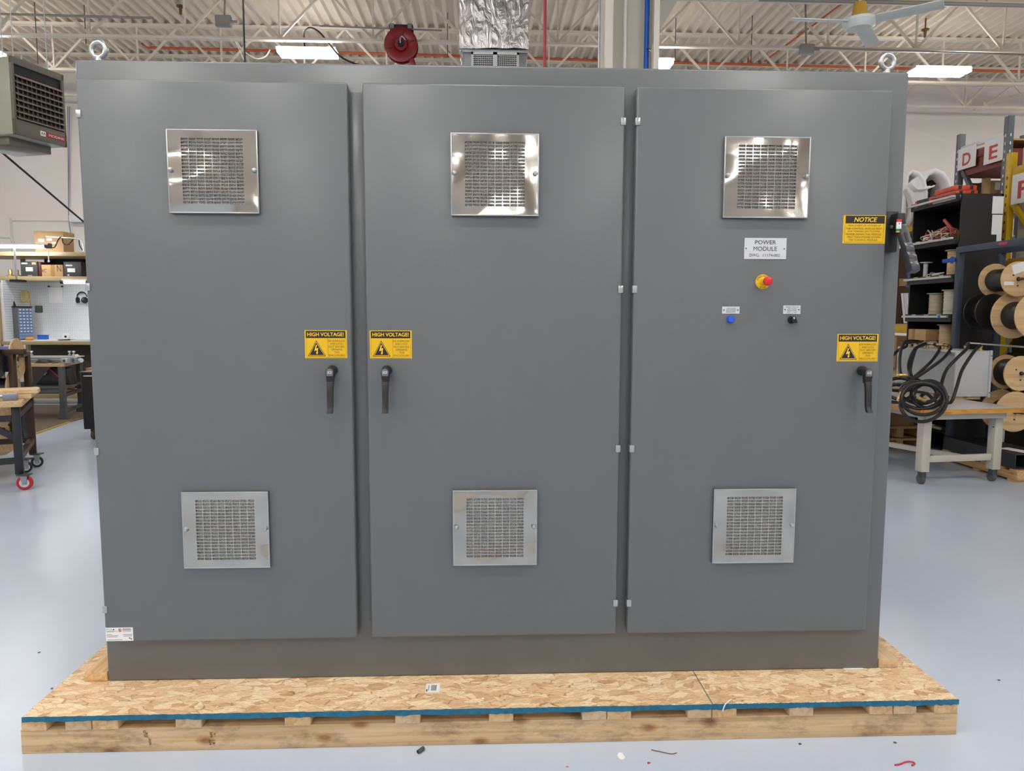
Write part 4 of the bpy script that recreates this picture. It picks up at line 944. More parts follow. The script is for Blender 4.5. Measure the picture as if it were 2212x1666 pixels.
YC = mat('yellow_cable', (214, 190, 90), .5)
cb_ = thing('cable_bundle', 'yellow cable coil hung on the side pegboard', 'cable', tuple(at(52, 640, 10.4)))
for k in range(4):
    q = at(50+k*2.4, 640, 10.45); MB().tube([q+V((math.cos(a_)*.045, .01*k, math.sin(a_)*.1)) for a_ in [2*math.pi*i/14 for i in range(14)]], .006, 6, True).build('loop', YC, cb_, smooth=True)
MB().tube([at(29, 627, 10.45), at(66, 626, 10.45)], .006, 6).build('hook_rod', SILVER, cb_)
pipe('red_wire', [at(61, 630, 10.5), at(66, 660, 10.6), at(62, 690, 10.7), at(71, 715, 10.7), at(66, 735, 10.7)], .006, mat('orange_wire', (196, 110, 70), .5), 'orange wire hanging down the corner of the pegboard', 'wire', 6, smooth=5)
# parts drawer cabinet on the bench
q = at(36, 735, 10.3); dc = thing('drawer_organizer', 'small parts cabinet with translucent blue drawers on the bench', 'organizer', (q.x, 10.4, ztop), math.radians(80))
dh = at(36, 664, 10.3).z-ztop
MB().box(-.16, .16, -.12, .12, 0, dh).build('case', mat('grey_case', (96, 98, 100), .5), dc, bevel=.004, world=False)
MB().box(-.17, .17, -.13, .13, dh, dh+.02).build('top_tray', BLACKPAINT, dc, bevel=.004, world=False)
for r_ in range(10):
    for c_ in range(4):
        if r_ > 7 and c_ % 2: continue
        w_ = .07 if r_ <= 7 else .15
        x0_ = -.15+c_*.075; z_ = .02+(9-r_)*(dh-.03)/10
        d1 = MB().box(x0_, x0_+w_, -.135, -.12, z_, z_+(dh-.03)/10-.008).build('drawer', mat('blue_clear_drawer', (130, 150, 190), .25), dc, world=False)
        if r_ <= 7: MB().box(x0_+.02, x0_+.05, -.139, -.134, z_+.012, z_+.03).build('label', PAPER, d1, world=False)
q = at(18, 660, 10.3); MB().lathe((-.1, 0, dh+.02), (0,0,1), [(0, .04), (.06, .025), (.1, .01)], 10).build('cone', BLACK, dc, world=False, smooth=True)
# loose things on the bench
a, b = at(83.5, 722, 10.25), at(101, 731, 10.25)
bt = thing('blue_tub', 'small bright blue tub on the workbench', 'tub', ((a.x+b.x)/2, 10.25, ztop)); MB().box(a.x, b.x, 10.2, 10.32, ztop, ztop+.08).build('tub', BLUEP, bt, bevel=.01); MB().box(a.x-.006, b.x+.006, 10.194, 10.326, ztop+.08, ztop+.092).build('rim', BLUEP, bt)
q = at(64, 734, 10.15); ot = thing('orange_tape', 'orange tape roll lying on the workbench', 'tape', (q.x, 10.15, ztop)); MB().torus((q.x, 10.15, ztop+.028), (0,0,1), .035, .028, 18, 8).build('roll', mat('orange_tape', (228, 150, 60), .5), ot, smooth=True); MB().cyl((q.x, 10.15, ztop+.002), (q.x, 10.15, ztop+.05), .03, n=14).build('core', PAPER, ot)
for i, (px, w_, m_, lb) in enumerate(((122, .3, PAPER, 'white paper sheets on the workbench by the blue tub'), (165, .25, mat('pale_blue_paper', (190, 204, 226), .7), 'pale blue paper sheet at the right of the workbench'))):
    q = at(px, 735, 10.2); tag(MB().box(q.x-w_, q.x+w_, 10.08, 10.3, ztop+.0005, ztop+.012).build('papers', m_), lb, 'paper')
q = at(143, 728, 10.35); tl_ = thing('tape_dispenser', 'white tape dispenser with black hub on the workbench', 'dispenser', (q.x, 10.35, ztop)); MB().lathe((q.x, 10.33, ztop+.06), (0,1,0), [(0, .06), (.05, .06)], 20).build('wheel', PAPER, tl_, smooth=True); MB().lathe((q.x, 10.325, ztop+.06), (0,1,0), [(0, .02), (.06, .02)], 12).build('hub', BLACKPAINT, tl_); MB().prism([(-.25, 0), (.2, 0), (.08, .08), (-.1, .05)], (q.x, 10.36, ztop), X, Z, (0, .05, 0)).build('body', FIXT, tl_)
# boxes under the bench
zl2 = zlo_.z
carton('cardboard_box', 'cardboard box with hand hole under the tan workbench', x(92, 10.2), x(137, 10.2), 10.1, 10.45, zl2, at(110, 837, 10.1).z, CARD, [(.3, .58, .72, .84, BLACKPAINT, 'hand_hole')])
carton('wooden_crate', 'open pale wooden crate under the workbench beside the black cabinet', x(155, 10.2), x(172, 10.2), 10.1, 10.4, zl2, at(160, 835, 10.1).z, wood('pale_crate', (206, 166, 110), (180, 140, 90), 'X', 1), [(.25, .85, .15, .7, CARD2, 'opening')], cat='crate')
carton('cardboard_box', 'orange-brown cardboard box beside the top of the black rolling cabinet', x(182, 9.2), x(200, 9.2), 9.1, 9.4, at(190, 802, 9.1).z-.2, at(190, 795, 9.1).z, CARD, [(.4, .9, .3, .5, BLACKPAINT, 'hand_hole')])
sb = thing('stool', 'plain dark steel stand holding the cardboard box by the black cabinet', 'stand', (x(190, 9.25), 9.25, 0)); MB().box(x(180, 9.25), x(204, 9.25), 9.08, 9.42, at(190, 802, 9.1).z-.23, at(190, 802, 9.1).z-.2).build('top', DKSTEEL, sb)
for px in (181, 203):
    for yy in (9.1, 9.4): MB().bar((x(px, 9.25), yy, 0), (x(px, 9.25), yy, at(190, 802, 9.1).z-.23), .03).build('leg', DKSTEEL, sb)
# ------------------------------------------------------------------ dark steel bench with profiles
Lc = gr(149, 912, 0); bz = .83
fr_ = gr(137, 786, bz); rr_ = gr(193, 774.5, bz)
dv = (rr_-fr_); dv.z = 0; ln = dv.length; dv.normalize(); wv = V((-1, 0, 0))
sbn = thing('steel_bench', 'dark grey steel work table with a wooden top left of the cabinet', 'table', (fr_.x, fr_.y, 0))
P0 = fr_; P1 = fr_+wv*1.4; P2 = P1+dv*.95; P3 = fr_+dv*.95
def slab(name, m, zt, th, ps, par, bevel=.004):
    n = len(ps); vs = [(p_.x, p_.y, zt-th) for p_ in ps]+[(p_.x, p_.y, zt) for p_ in ps]
    fs = [tuple(range(n)), tuple(range(2*n-1, n-1, -1))]+[(i, (i+1) % n, n+(i+1) % n, n+i) for i in range(n)]
    return MB().add(vs, fs).build(name, m, par, bevel=bevel)
TW = wood('worn_bench_wood', (184, 160, 126), (144, 120, 92), 'X', 1, .2)
slab('table_top', TW, bz, .045, (P0, P1, P2, P3), sbn)
for p_ in (P0+wv*-.0+V((.06, .03, 0))*0, P1, P2, P3):
    q = p_*.94+(P0+P2)*.5*.06; q.z = 0
    lg = MB().box(q.x-.035, q.x+.035, q.y-.035, q.y+.035, 0, bz-.045).build('leg', DKSTEEL, sbn, bevel=.004)
    MB().prism([(-.07, 0), (.07, 0), (.036, .16), (-.036, .16)], (q.x, q.y-.037, 0), X, Z, (0, .074, 0)).build('foot', DKSTEEL, lg)
q0 = P0*.94+(P0+P2)*.03; q1 = P1*.94+(P0+P2)*.03
for z_ in (.44, .5): MB().box(q1.x, q0.x, q0.y-.02, q0.y+.02, z_-.05, z_).build('apron', DKSTEEL, sbn, bevel=.01)
MB().box(q1.x, q0.x, q0.y, q0.y+.7, .49, .5).build('lower_shelf', DKSTEEL, sbn)
q3 = P3*.94+(P0+P2)*.03
MB().bar((q0.x, q0.y, .36), (q3.x, q3.y, .36), .05).build('side_rail', DKSTEEL, sbn)
MB().bar((q0.x, q0.y, .12), (q3.x, q3.y, .12), .05).build('side_rail', DKSTEEL, sbn)
AL = mat('anodised_profile', (176, 178, 178), .35, .8)
pr = thing('aluminium_profile', 'long slotted aluminium profile lying on the dark steel table', 'profile', (fr_.x-.5, fr_.y+.25, bz))
xa, xb = at(62, 770, fr_.y+.25).x, at(168, 770, fr_.y+.25).x
MB().box(xa, xb, fr_.y+.22, fr_.y+.32, bz, bz+.085).build('bar', AL, pr, bevel=.003)
for z_ in (.025, .055): MB().box(xa, xb, fr_.y+.216, fr_.y+.221, bz+z_, bz+z_+.008).build('slot', DKSTEEL, pr)
MB().box(xa+.03, xb+.05, fr_.y+.2, fr_.y+.34, bz+.086, bz+.1).build('cover_strip', SILVER, pr)
for px in (59, 68, 150, 159):
    q = at(px, 762, fr_.y+.27); MB().lathe((q.x, fr_.y+.27, bz+.1), (0,0,1), [(0, .022), (.02, .022), (.025, .01), (.05, .01), (.055, .024), (.075, .02)], 12).build('bolt', CHROME, pr, smooth=True)
a, b = at(131, 771, fr_.y+.06), at(145, 776, fr_.y+.06)
pe = thing('aluminium_profile', 'short aluminium profile end with star-shaped opening on the steel table', 'profile', (a.x, fr_.y+.06, bz))
MB().box(a.x, b.x, fr_.y+.06, fr_.y+.2, bz, bz+.075).build('bar', AL, pe, bevel=.003)
cx_ = (a.x+b.x)/2; MB().prism([(math.cos(k*math.pi/8)*(.03 if k % 2 == 0 else .012), math.sin(k*math.pi/8)*(.03 if k % 2 == 0 else .012)) for k in range(16)], (cx_, fr_.y+.0585, bz+.038), X, Z, (0, .003, 0)).build('core_opening', BLACKPAINT, pe)
q = at(172, 772, fr_.y+.3); wp = thing('white_fitting', 'white plastic elbow fitting on the steel table', 'fitting', (q.x, fr_.y+.3, bz))
MB().tube([(q.x-.05, fr_.y+.3, bz+.09), (q.x-.02, fr_.y+.28, bz+.06), (q.x+.06, fr_.y+.25, bz+.03)], .03, 10, smooth=4).build('elbow', PAPER, wp, smooth=True); MB().lathe((q.x-.055, fr_.y+.3, bz+.06), (0,0,1), [(0, .04), (.05, .04), (.06, .03)], 12).build('collar', PAPER, wp, smooth=True)
gl = thing('work_gloves', 'crumpled dark grey rag on the steel table', 'rag', (at(95, 778, fr_.y+.1).x, fr_.y+.12, bz))
mb = MB(); vs = []; n = 12; rnd = random.Random(4)
for j in range(5):
    for i in range(n+1): vs.append((at(78+i*3.4, 778, fr_.y+.1).x, fr_.y+.06+j*.035, bz+.004+(.05*math.sin(i*.52)+rnd.uniform(0, .025))*math.sin(math.pi*(j+.5)/5)*(1 if 0 < i < n else .1)))
fs = [(j*(n+1)+i, j*(n+1)+i+1, (j+1)*(n+1)+i+1, (j+1)*(n+1)+i) for j in range(4) for i in range(n)]
cl = mb.add(vs, fs).build('cloth', mat('dark_grey_cloth', (74, 66, 60), .8), gl, smooth=True); md = cl.modifiers.new('s', 'SOLIDIFY'); md.thickness = .006
mp_ = at(112, 812, fr_.y+.3)
bag = thing('tool_case', 'black case with a pink strap leaning on the lower shelf of the steel table', 'case', (mp_.x, fr_.y+.35, .5))
MB().prism([(-.24, -.02), (.26, -.02), (.2, .22), (-.02, .24)], (mp_.x, fr_.y+.3, .52), X, Z, (0, .2, 0)).build('case_body', BLACKPAINT, bag, bevel=.01)
MB().bar((mp_.x-.02, fr_.y+.29, .74), (mp_.x+.2, fr_.y+.29, .53), .012, .035, up=(0,1,0)).build('pink_strap', mat('magenta_strap', (190, 50, 96), .6), bag)
MB().bar((mp_.x-.10, fr_.y+.295, .64), (mp_.x-.06, fr_.y+.295, .68), .006, .05, up=(0,1,0)).build('label', PAPER, bag)
# floor mat under the benches
m0, m1 = gr(150, 913, 0), gr(72, 940, 0); m2 = gr(-140, 945, 0); m3 = V((m0.x-4, m0.y+.6, 0)); m4 = V((m0.x, m0.y+.3, 0))
fm = thing('floor_mat', 'brown rubber floor mat with a yellow edge left of the cabinet', 'mat', (m0.x, m0.y, 0))
slab('mat_sheet', mat('brown_mat', (104, 92, 78), .8), .012, .011, (m0, m1, V((m1.x-3, m1.y-.1, 0)), V((m0.x-4, m0.y+2, 0)), V((m0.x+.0, m0.y+2, 0))), fm, .002)
MB().bar((m0.x, m0.y, .007), (m1.x, m1.y, .007), .03, .014).build('yellow_edge', mat('yellow_edge', (176, 152, 70), .7), fm)
MB().bar((m1.x, m1.y, .007), (m1.x-3, m1.y-.1, .007), .06, .014).build('yellow_edge', MATS['yellow_edge'], fm)
# black rolling cabinet
k0 = gr(186, 948, 0); ky = k0.y
zt_ = at(186, 803, ky-.1).z; xk = at(178, 870, ky-.1).x
rc = thing('rolling_cabinet', 'black steel cabinet on casters partly hidden by the grey cabinet', 'cabinet', (xk+.3, ky+.2, 0))
MB().box(xk, xk+.62, ky-.1, ky+.45, .135, zt_-.02).build('case', BLACKPAINT, rc, bevel=.006)
MB().box(xk-.015, xk+.635, ky-.115, ky+.465, zt_-.02, zt_).build('top', DKSTEEL, rc, bevel=.004)
MB().box(xk+.04, xk+.2, ky-.12, ky-.1, zt_-.06, zt_-.045).build('drawer_pull', SILVER, rc)
for dx in (.09, .53):
    for dy in (-.03, .38):
        w_ = MB().cyl((xk+dx-.02, ky+dy, .062), (xk+dx+.02, ky+dy, .062), .062, n=20).build('caster_wheel', mat('brown_wheel', (66, 56, 48), .6), rc, bevel=.006)
        MB().box(xk+dx-.03, xk+dx+.03, ky+dy-.03, ky+dy+.03, .1, .136).build('fork', DKSTEEL, w_)
# ------------------------------------------------------------------ caster cart at the left edge
NR = gr(45, 1056, 0); FR = gr(73, 1008, 0); ev = (FR-NR); ev.z = 0; el = ev.length; ev.normalize(); lv = V((-ev.y, ev.x, 0))
if lv.x > 0: lv = -lv
ct = thing('caster_cart', 'brown steel cart with wooden top on red and black casters', 'cart', (NR.x, NR.y, 0))
zc = at(40, 862, NR.y).z-.01
zleg = .135
A_ = NR-ev*.12-lv*.06; B_ = FR+ev*.25-lv*.06
slab('wood_top', wood('cart_top_wood', (212, 184, 144), (184, 150, 110), 'Y', 1, .3), zc, .05, (A_, A_+lv*1.6, B_+lv*1.6, B_), ct)
def cart_leg(p_, m_): return MB().obox(V((p_.x, p_.y, (zleg+zc-.05)/2)), ev*.032, lv*.032, Z*((zc-.05-zleg)/2)).build('leg', m_, ct, bevel=.004)
DKB2 = mat('blue_black_steel', (42, 44, 50), .45, .3)
cart_leg(NR, DKB2); cart_leg(FR, RUST); cart_leg(NR+lv*1.3, DKB2); cart_leg(FR+lv*1.3, RUST)
for z_ in (zc-.14, zleg+.14):
    MB().bar(V((NR.x, NR.y, z_)), V((FR.x, FR.y, z_)), .05).build('rail', RUST, ct); MB().bar(V((NR.x, NR.y, z_-.02)), V((NR.x, NR.y, z_-.02))+lv*1.3, .05).build('rail', DKB2, ct)
    MB().bar(V((FR.x, FR.y, z_)), V((FR.x, FR.y, z_))+lv*1.3, .05).build('rail', RUST, ct)
MB().bar(V((NR.x, NR.y, .45)), V((NR.x, NR.y, .68))+lv*.35, .05).build('brace', DKB2, ct)
def caster(c, R_, m_, ax, par, zt):
    w_ = MB().lathe(c-V(ax)*.018, ax, [(0, R_*.55), (0, R_*.9), (.006, R_), (.03, R_), (.036, R_*.9), (.036, R_*.55)], 24).build('caster_wheel', m_, par, smooth=True)
    MB().lathe(c-V(ax)*.02, ax, [(0, R_*.15), (0, R_*.62), (.04, R_*.62), (.04, R_*.15)], 18).build('hub', SILVER, w_, smooth=True)
    for s_ in (-.026, .026): MB().prism([(-.014, -.014), (.014, -.014), (.03, zt-c.z), (-.03, zt-c.z)], c+V(ax)*s_, V(ax).cross(Z), Z, V(ax)*.004).build('fork', GALV, w_)
    MB().cyl(c-V(ax)*.03, c+V(ax)*.03, .009, n=8).build('axle', CHROME, w_)
    MB().box(c.x-.045, c.x+.045, c.y-.045, c.y+.045, zt-.006, zt+.004).build('plate', DKSTEEL, w_)
cR = gr(55, 1058, 0); caster(V((cR.x, cR.y, .064)), .064, mat('red_caster_tyre', (176, 24, 44), .4), V((.25, -.97, 0)), ct, zleg)
cB2 = gr(57, 1021, 0); caster(V((cB2.x, cB2.y, .055)), .055, RUBBER, V((.5, -.86, 0)), ct, zleg)
cB3 = gr(81, 1009, 0); caster(V((cB3.x, cB3.y, .055)), .055, RUBBER, V((.5, -.86, 0)), ct, zleg)
# lumber and a bracket on the cart
for i, (dz, dl, w_) in enumerate(((0, .0, .09), (.04, -.05, .09))):
    o_ = A_+ev*(.3+.03*i)+V((0, 0, zc+dz))
    lb = thing('lumber_board', ['lower pine board lying on the cart', 'upper pine board stacked on the cart'][i], 'board', tuple(o_), group='pine boards on the cart')
    MB().obox(o_+lv*(.63+dl)+V((0, 0, .0195)), lv*.68, ev*w_, Z*.019).build('plank', PINE, lb, bevel=.003)
    MB().obox(o_+lv*(-.051+dl)+V((0, 0, .0195)), lv*.002, ev*(w_-.004), Z*.017).build('end_grain', PE, lb)
o_ = A_+ev*.1-lv*.03+V((0, 0, zc))
sq = thing('steel_clamp', 'grey square steel block clamp at the edge of the cart', 'clamp', tuple(o_))
MB().obox(o_+lv*.12+V((0, 0, .03)), lv*.055, ev*.03, Z*.03).build('block', mat('blue_grey_steel', (140, 146, 162), .35, .6), sq, bevel=.003)
MB().cyl(o_+lv*.17+V((0, 0, .04)), o_+lv*.42+V((0, 0, .04)), .016, n=12).build('screw_rod', CHROME, sq, smooth=True)
# ------------------------------------------------------------------ reel stand behind the cart
RY = 5.6
rs = thing('reel_stand', 'brown steel wire reel stand behind the cart', 'stand', (at(40, 850, RY).x, RY, 0))
def rp(px, py, y=RY): return at(px, py, y)
for px, y_ in ((25, RY), (57, RY+.5)):
    q = rp(px, 765, y_); MB().box(q.x-.03, q.x+.03, y_-.03, y_+.03, .0, q.z).build('post', RUST, rs, bevel=.003)
q = rp(25, 760); MB().box(q.x-1.2, q.x+.15, RY-.03, RY+.03, q.z-.03, q.z+.03).build('rail', RUST, rs, bevel=.003)
q2 = rp(57, 763, RY+.5); MB().bar((q.x+.1, RY, q2.z), (q2.x, RY+.5, q2.z), .05).build('rail', RUST, rs)
for z_ in (.5, .15): MB().bar((q.x, RY, z_), (q2.x, RY+.5, z_), .05).build('rail', RUST, rs); MB().box(q.x-1.2, q.x, RY-.025, RY+.025, z_-.025, z_+.025).build('rail', RUST, rs)
def reel(name, label, c, axis, R_, Wd, drum, mflange, mdrum, group=None, holes=True):
    axis = V(axis).normalized(); c = V(c); t = thing(name, label, 'reel', tuple(c), 0, group)
    up_ = Z if abs(axis.z) < .9 else X; sx_ = axis.cross(up_).normalized()
    for s_ in (-1, 1):
        f_ = MB().lathe(c+axis*(s_*Wd/2-.008*s_-.008), axis, [(0, R_*.12), (0, R_-.003), (.003, R_), (.013, R_), (.016, R_-.003), (.016, R_*.12)], 36).build('flange', mflange, t, smooth=True)
        if holes:
            MB().cyl(c+axis*(s_*(Wd/2+.0035)), c+axis*(s_*(Wd/2-.002)), R_*.12, n=16).build('arbor_hole', BLACKPAINT, f_)
            for k in range(3):
                a_ = k*2.09+.6; p_ = c+(sx_*math.cos(a_)+up_*math.sin(a_))*R_*.38
                MB().cyl(p_+axis*(s_*(Wd/2+.0035)), p_+axis*(s_*(Wd/2-.002)), R_*.045, n=10).build('bolt_hole', BLACKPAINT, f_)
    # wound cable: a turned body with a turn-by-turn profile
    n = 10; pf = [(0, R_*.1)]
    for k in range(n): pf += [((k+.05)*Wd/n*.92+Wd*.04, drum*.985), ((k+.5)*Wd/n*.92+Wd*.04, drum), ((k+.95)*Wd/n*.92+Wd*.04, drum*.985)]
    pf += [(Wd, R_*.1)]
    MB().lathe(c-axis*Wd/2, axis, pf, 28).build('wound_cable', mdrum, t, smooth=True)
    return t
q = at(34, 776, RY+.25); r1 = reel('cable_reel', 'plywood cable reel at the top of the left stand, behind the post', (q.x-.12, RY+.25, q.z), (.978, .21, 0), .24, .26, .15, REELWOOD, mat('blue_cable', (38, 62, 140), .5), 'reels on the left stand')
MB().prism([(-.05, -.05), (.06, -.02), (.04, .06), (-.06, .04)], (q.x+.012, RY+.24, q.z+.1), V((-.21, .978, 0)), Z, (.003, 0, 0)).build('label', PAPER, r1)
q = at(2, 785, RY-.1); reel('cable_reel', 'dark blue cable reel at the left edge above the cart', (q.x-.12, RY-.1, q.z), (.978, .21, 0), .16, .2, .12, BLACK, mat('blue_cable', (38, 62, 140), .5), 'reels on the left stand')
q = at(28, 838, RY+.2); reel('cable_reel', 'half-hidden plywood reel with white hub behind the boards', (q.x-.1, RY+.2, q.z), (.978, .21, 0), .2, .2, .12, REELWOOD, BLACK, 'reels on the left stand')
q = at(14, 930, 4.9); r2 = reel('cable_reel', 'plywood cable reel under the cart at the left edge', (q.x-.14, 4.9, q.z), (1, 0, 0), .26, .22, .15, REELWOOD, mat('grey_wire', (150, 150, 150), .5), 'reels under the cart')
q = at(57, 917, 5.2); reel('cable_reel', 'black plastic reel seen edge-on under the cart', (q.x-.03, 5.2, q.z), (.97, .25, 0), .2, .1, .12, BLACK, BLACK, 'reels under the cart')
# ------------------------------------------------------------------ right: rolling table
TP = mat('table_grey_beige', (190, 186, 174), .5, var=.03, vscale=6)
la_ = gr(1990, 1046, 0); lb_ = gr(2143, 1040, 0); axv = (lb_-la_); axv.z = 0; tw = axv.length; axv.normalize(); dpv = V((-axv.y, axv.x, 0)); TL_ = 1.75; tz = .71
tb = thing('rolling_table', 'beige steel table with wooden-edged top on grey casters', 'table', (la_.x, la_.y, 0))
def tp(u, v, z): return la_+axv*u+dpv*v+V((0, 0, z-la_.z))
MB().obox(tp(tw/2, TL_/2-.02, tz-.02), axv*(tw/2+.13), dpv*(TL_/2+.12), Z*.02).build('table_top', mat('grey_laminate', (196, 192, 190), .4), tb, bevel=.002)
WEd = wood('oak_edging', (206, 150, 70), (176, 120, 50), 'X', 1)
MB().obox(tp(tw/2, -.145, tz-.021), axv*(tw/2+.14), dpv*.012, Z*.02).build('wood_edge', WEd, tb)
MB().obox(tp(-.142, TL_/2-.02, tz-.021), axv*.012, dpv*(TL_/2+.12), Z*.02).build('wood_edge', WEd, tb)
MB().obox(tp(tw/2, -.06, tz-.07), axv*(tw/2+.03), dpv*.02, Z*.03).build('apron', TP, tb); MB().obox(tp(0, TL_/2, tz-.07), axv*.02, dpv*(TL_/2), Z*.03).build('apron', TP, tb); MB().obox(tp(tw, TL_/2, tz-.07), axv*.02, dpv*(TL_/2), Z*.03).build('apron', TP, tb)
for u in (0, tw):
    for v in (0, TL_-.1):
        lg = MB().obox(tp(u, v, .41), axv*.042, dpv*.042, Z*.29).build('leg', TP, tb, bevel=.005)
        for z_ in (.22, .52): MB().cyl(tp(u+(-.044 if u else .044), v-.02, z_), tp(u+(-.04 if u else .04), v-.02, z_), .008, n=8).build('bolt', DKSTEEL, lg)
        c_ = tp(u, v, .045); w_ = MB().lathe(c_-axv*.016+dpv*.01, axv, [(0, .02), (0, .042), (.004, .045), (.028, .045), (.032, .042), (.032, .02)], 20).build('caster_wheel', mat('grey_wheel', (84, 84, 86), .5), tb, smooth=True)
        MB().obox(c_+V((0, 0, .045)), axv*.026, dpv*.028, Z*.03).build('fork', DKSTEEL, w_, bevel=.006)
MB().obox(tp(tw/2, 0, .235), axv*(tw/2-.04), dpv*.02, Z*.03).build('stretcher', TP, tb, bevel=.003)
MB().obox(tp(tw/2, TL_-.1, .235), axv*(tw/2-.04), dpv*.02, Z*.03).build('stretcher', TP, tb, bevel=.003)
MB().bar(tp(tw*.62, .0, .23), tp(-.0, TL_-.12, .23), .05, .045).build('diagonal_stretcher', TP, tb)
# grey enclosure on the table
BG = mat('pale_grey_enclosure', (188, 190, 192), .4)
ex0, ex1 = at(2064, 800, 4.32).x, at(2138, 800, 4.32).x; ey0, ey1 = 4.32, 5.35; ez0 = tz+.032; ez1 = at(2064, 758, 4.32).z
en = thing('steel_enclosure', 'pale grey steel enclosure with hose fittings lying on the table', 'enclosure', (ex0, ey0, tz))
MB().box(ex0, ex1, ey0, ey1, ez0, ez1).build('case', BG, en, bevel=.004)
MB().box(ex1-.012, ex1+.012, ey0-.012, ey0+.02, ez0-.005, ez1+.004).build('corner_post', BG, en)
MB().box(ex0-.003, ex0+.002, ey0+.02, ey1-.02, ez0+.02, ez1-.02).build('side_panel', mat('brushed_grey_panel', (164, 168, 172), .35, .4, var=.1, vscale=5), en)
for yy in (4.36, 4.7, 5.2): MB().box(ex0+.03, ex1-.05, yy, yy+.08, tz, ez0).build('wood_block', PINE, en)
for zz in (ez0+.04, ez1-.05): MB().cyl((ex1-.0, ey0-.013, zz), (ex1, ey0-.016, zz), .006, n=8).build('screw', DKSTEEL, en)
def fitting(q, big=1.0):
    f_ = MB().lathe(q, (0, 0, 1), [(0, .022*big), (.012, .022*big), (.014, .015*big), (.03, .015*big), (.032, .02*big), (.05, .02*big), (.055, .012*big)], 12).build('hose_fitting', BRASS, en, smooth=True); return f_
fx = [(2118, 4.36, ex0+.27), (2083, 4.36, ex0+.12), (2061, 4.6, ex0+.07), (2040, 4.75, ex0+.06), (2015, 4.9, ex0+.06), (2003, 5.05, ex0+.06), (1985, 5.2, ex0+.05), (1965, 5.3, ex0+.05)]
for px, yy, xx in fx: fitting(V((xx, yy, ez1)), 1.0)
MB().cyl((ex0+.05, 4.55, ez1+.045), (ex0+.05, 5.3, ez1+.045), .012, n=10).build('brass_manifold', BRASS, en, smooth=True)
cz_ = tz+.03
HS = [
 ([(fx[0][2], fx[0][1], ez1+.05), at(2115, 748, 4.3), at(2100, 765, 4.22), at(2078, 800, 4.15), at(2066, 838, 4.05), at(2055, 868, 4.0), at(2040, 872, 3.95), at(2020, 866, 3.9), at(2000, 850, 3.85), at(1985, 862, 3.8)], 'black hose from the rightmost brass fitting of the enclosure'),
 ([(fx[1][2], fx[1][1], ez1+.05), at(2092, 743, 4.3), at(2088, 754, 4.25), at(2066, 775, 4.15), at(2044, 800, 4.1), at(2034, 830, 4.0), at(2036, 848, 3.95), at(2044, 862, 3.9), at(2030, 870, 3.88)], 'black hose from the second brass fitting from the right'),
 ([(fx[2][2]-.02, fx[2][1], ez1+.05), at(2054, 752, 4.5), at(2038, 774, 4.3), at(2010, 795, 4.15), at(1985, 812, 4.05), at(1960, 826, 4.0), at(1945, 832, 4.0), at(1930, 830, 4.0)], 'black hose slanting from the middle of the enclosure to the coil'),
 ([(fx[3][2]-.02, fx[3][1], ez1+.05), at(2030, 752, 4.65), at(2016, 776, 4.4), at(1996, 796, 4.2), at(1975, 815, 4.1), at(1955, 835, 4.0), at(1950, 850, 3.95)], 'second black hose slanting down left of the middle one'),
 ([(fx[4][2]-.02, fx[4][1], ez1+.05), at(1990, 746, 4.8), at(1975, 756, 4.6), at(1963, 785, 4.3), at(1966, 810, 4.15), at(1972, 822, 4.05), at(1980, 835, 4.0)], 'black hose bowing left from the brass manifold'),
 ([(fx[5][2]-.02, fx[5][1], ez1+.05), at(1996, 745, 4.95), at(1980, 752, 4.75), at(1972, 772, 4.5), at(1966, 800, 4.2), at(1970, 815, 4.1)], 'black hose close beside the one bowing left'),
 ([(fx[6][2]-.03, fx[6][1], ez1+.05), at(1985, 738, 5.0), at(1960, 737, 4.8), at(1948, 750, 4.5), at(1943, 780, 4.3), at(1945, 808, 4.1), at(1950, 818, 4.05)], 'black hose arching highest over the enclosure'),
 ([(fx[7][2]-.03, fx[7][1], ez1+.05), at(1958, 748, 5.0), at(1940, 757, 4.8), at(1926, 770, 4.6), at(1905, 780, 4.5)], 'black hose running left behind the grey cabinet')]
for pts, lb in HS: tag(MB().tube(pts, .0155, 10, smooth=6).build('rubber_hose', RUBBER, smooth=True), lb, 'hose', 'black hoses on the enclosure')
hc = thing('hose_coil', 'coil of black hose with brass couplings hanging over the table edge', 'hose', tuple(at(1995, 865, 3.6)))
rnd = random.Random(11)
loops = [(1995, 868, 50, 43, 3.5, .10), (1990, 854, 43, 30, 3.55, .14), (1993, 862, 44, 36, 3.48, .06), (1985, 848, 40, 24, 3.6, .2), (1945, 840, 34, 22, 3.72, .3), (2005, 852, 38, 28, 3.56, .14), (1950, 830, 40, 14, 3.8, .3), (1938, 850, 30, 20, 3.7, .2), (1998, 850, 24, 20, 3.52, .1)]
for i, (px, py, rx, ry, yy, sl) in enumerate(loops):
    P = []
    for k in range(20):
        a_ = 2*math.pi*k/20; w_ = 1+.05*math.sin(2*a_+i)
        P.append(at(px+rx*math.cos(a_)*w_, py-ry*math.sin(a_)*w_, yy+sl*(.5+.5*math.sin(a_))+.015*math.sin(3*a_+i)))
    MB().tube(P, .0155, 8, True, smooth=2).build('hose_loop', RUBBER, hc, smooth=True)
for px, py, yy, d_ in ((1944, 857, 3.55, (.5, .1, .85)), (1990, 862, 3.5, (.9, .2, -.25)), (1947, 811, 3.9, (1, 0, 0))):
    q = at(px, py, yy); d_ = V(d_).normalized(); MB().lathe(q-d_*.045, d_, [(0, .012), (.015, .012), (.016, .018), (.04, .018), (.042, .014), (.06, .014), (.062, .02), (.085, .02), (.09, .012)], 10).build('brass_coupling', BRASS, hc, smooth=True)
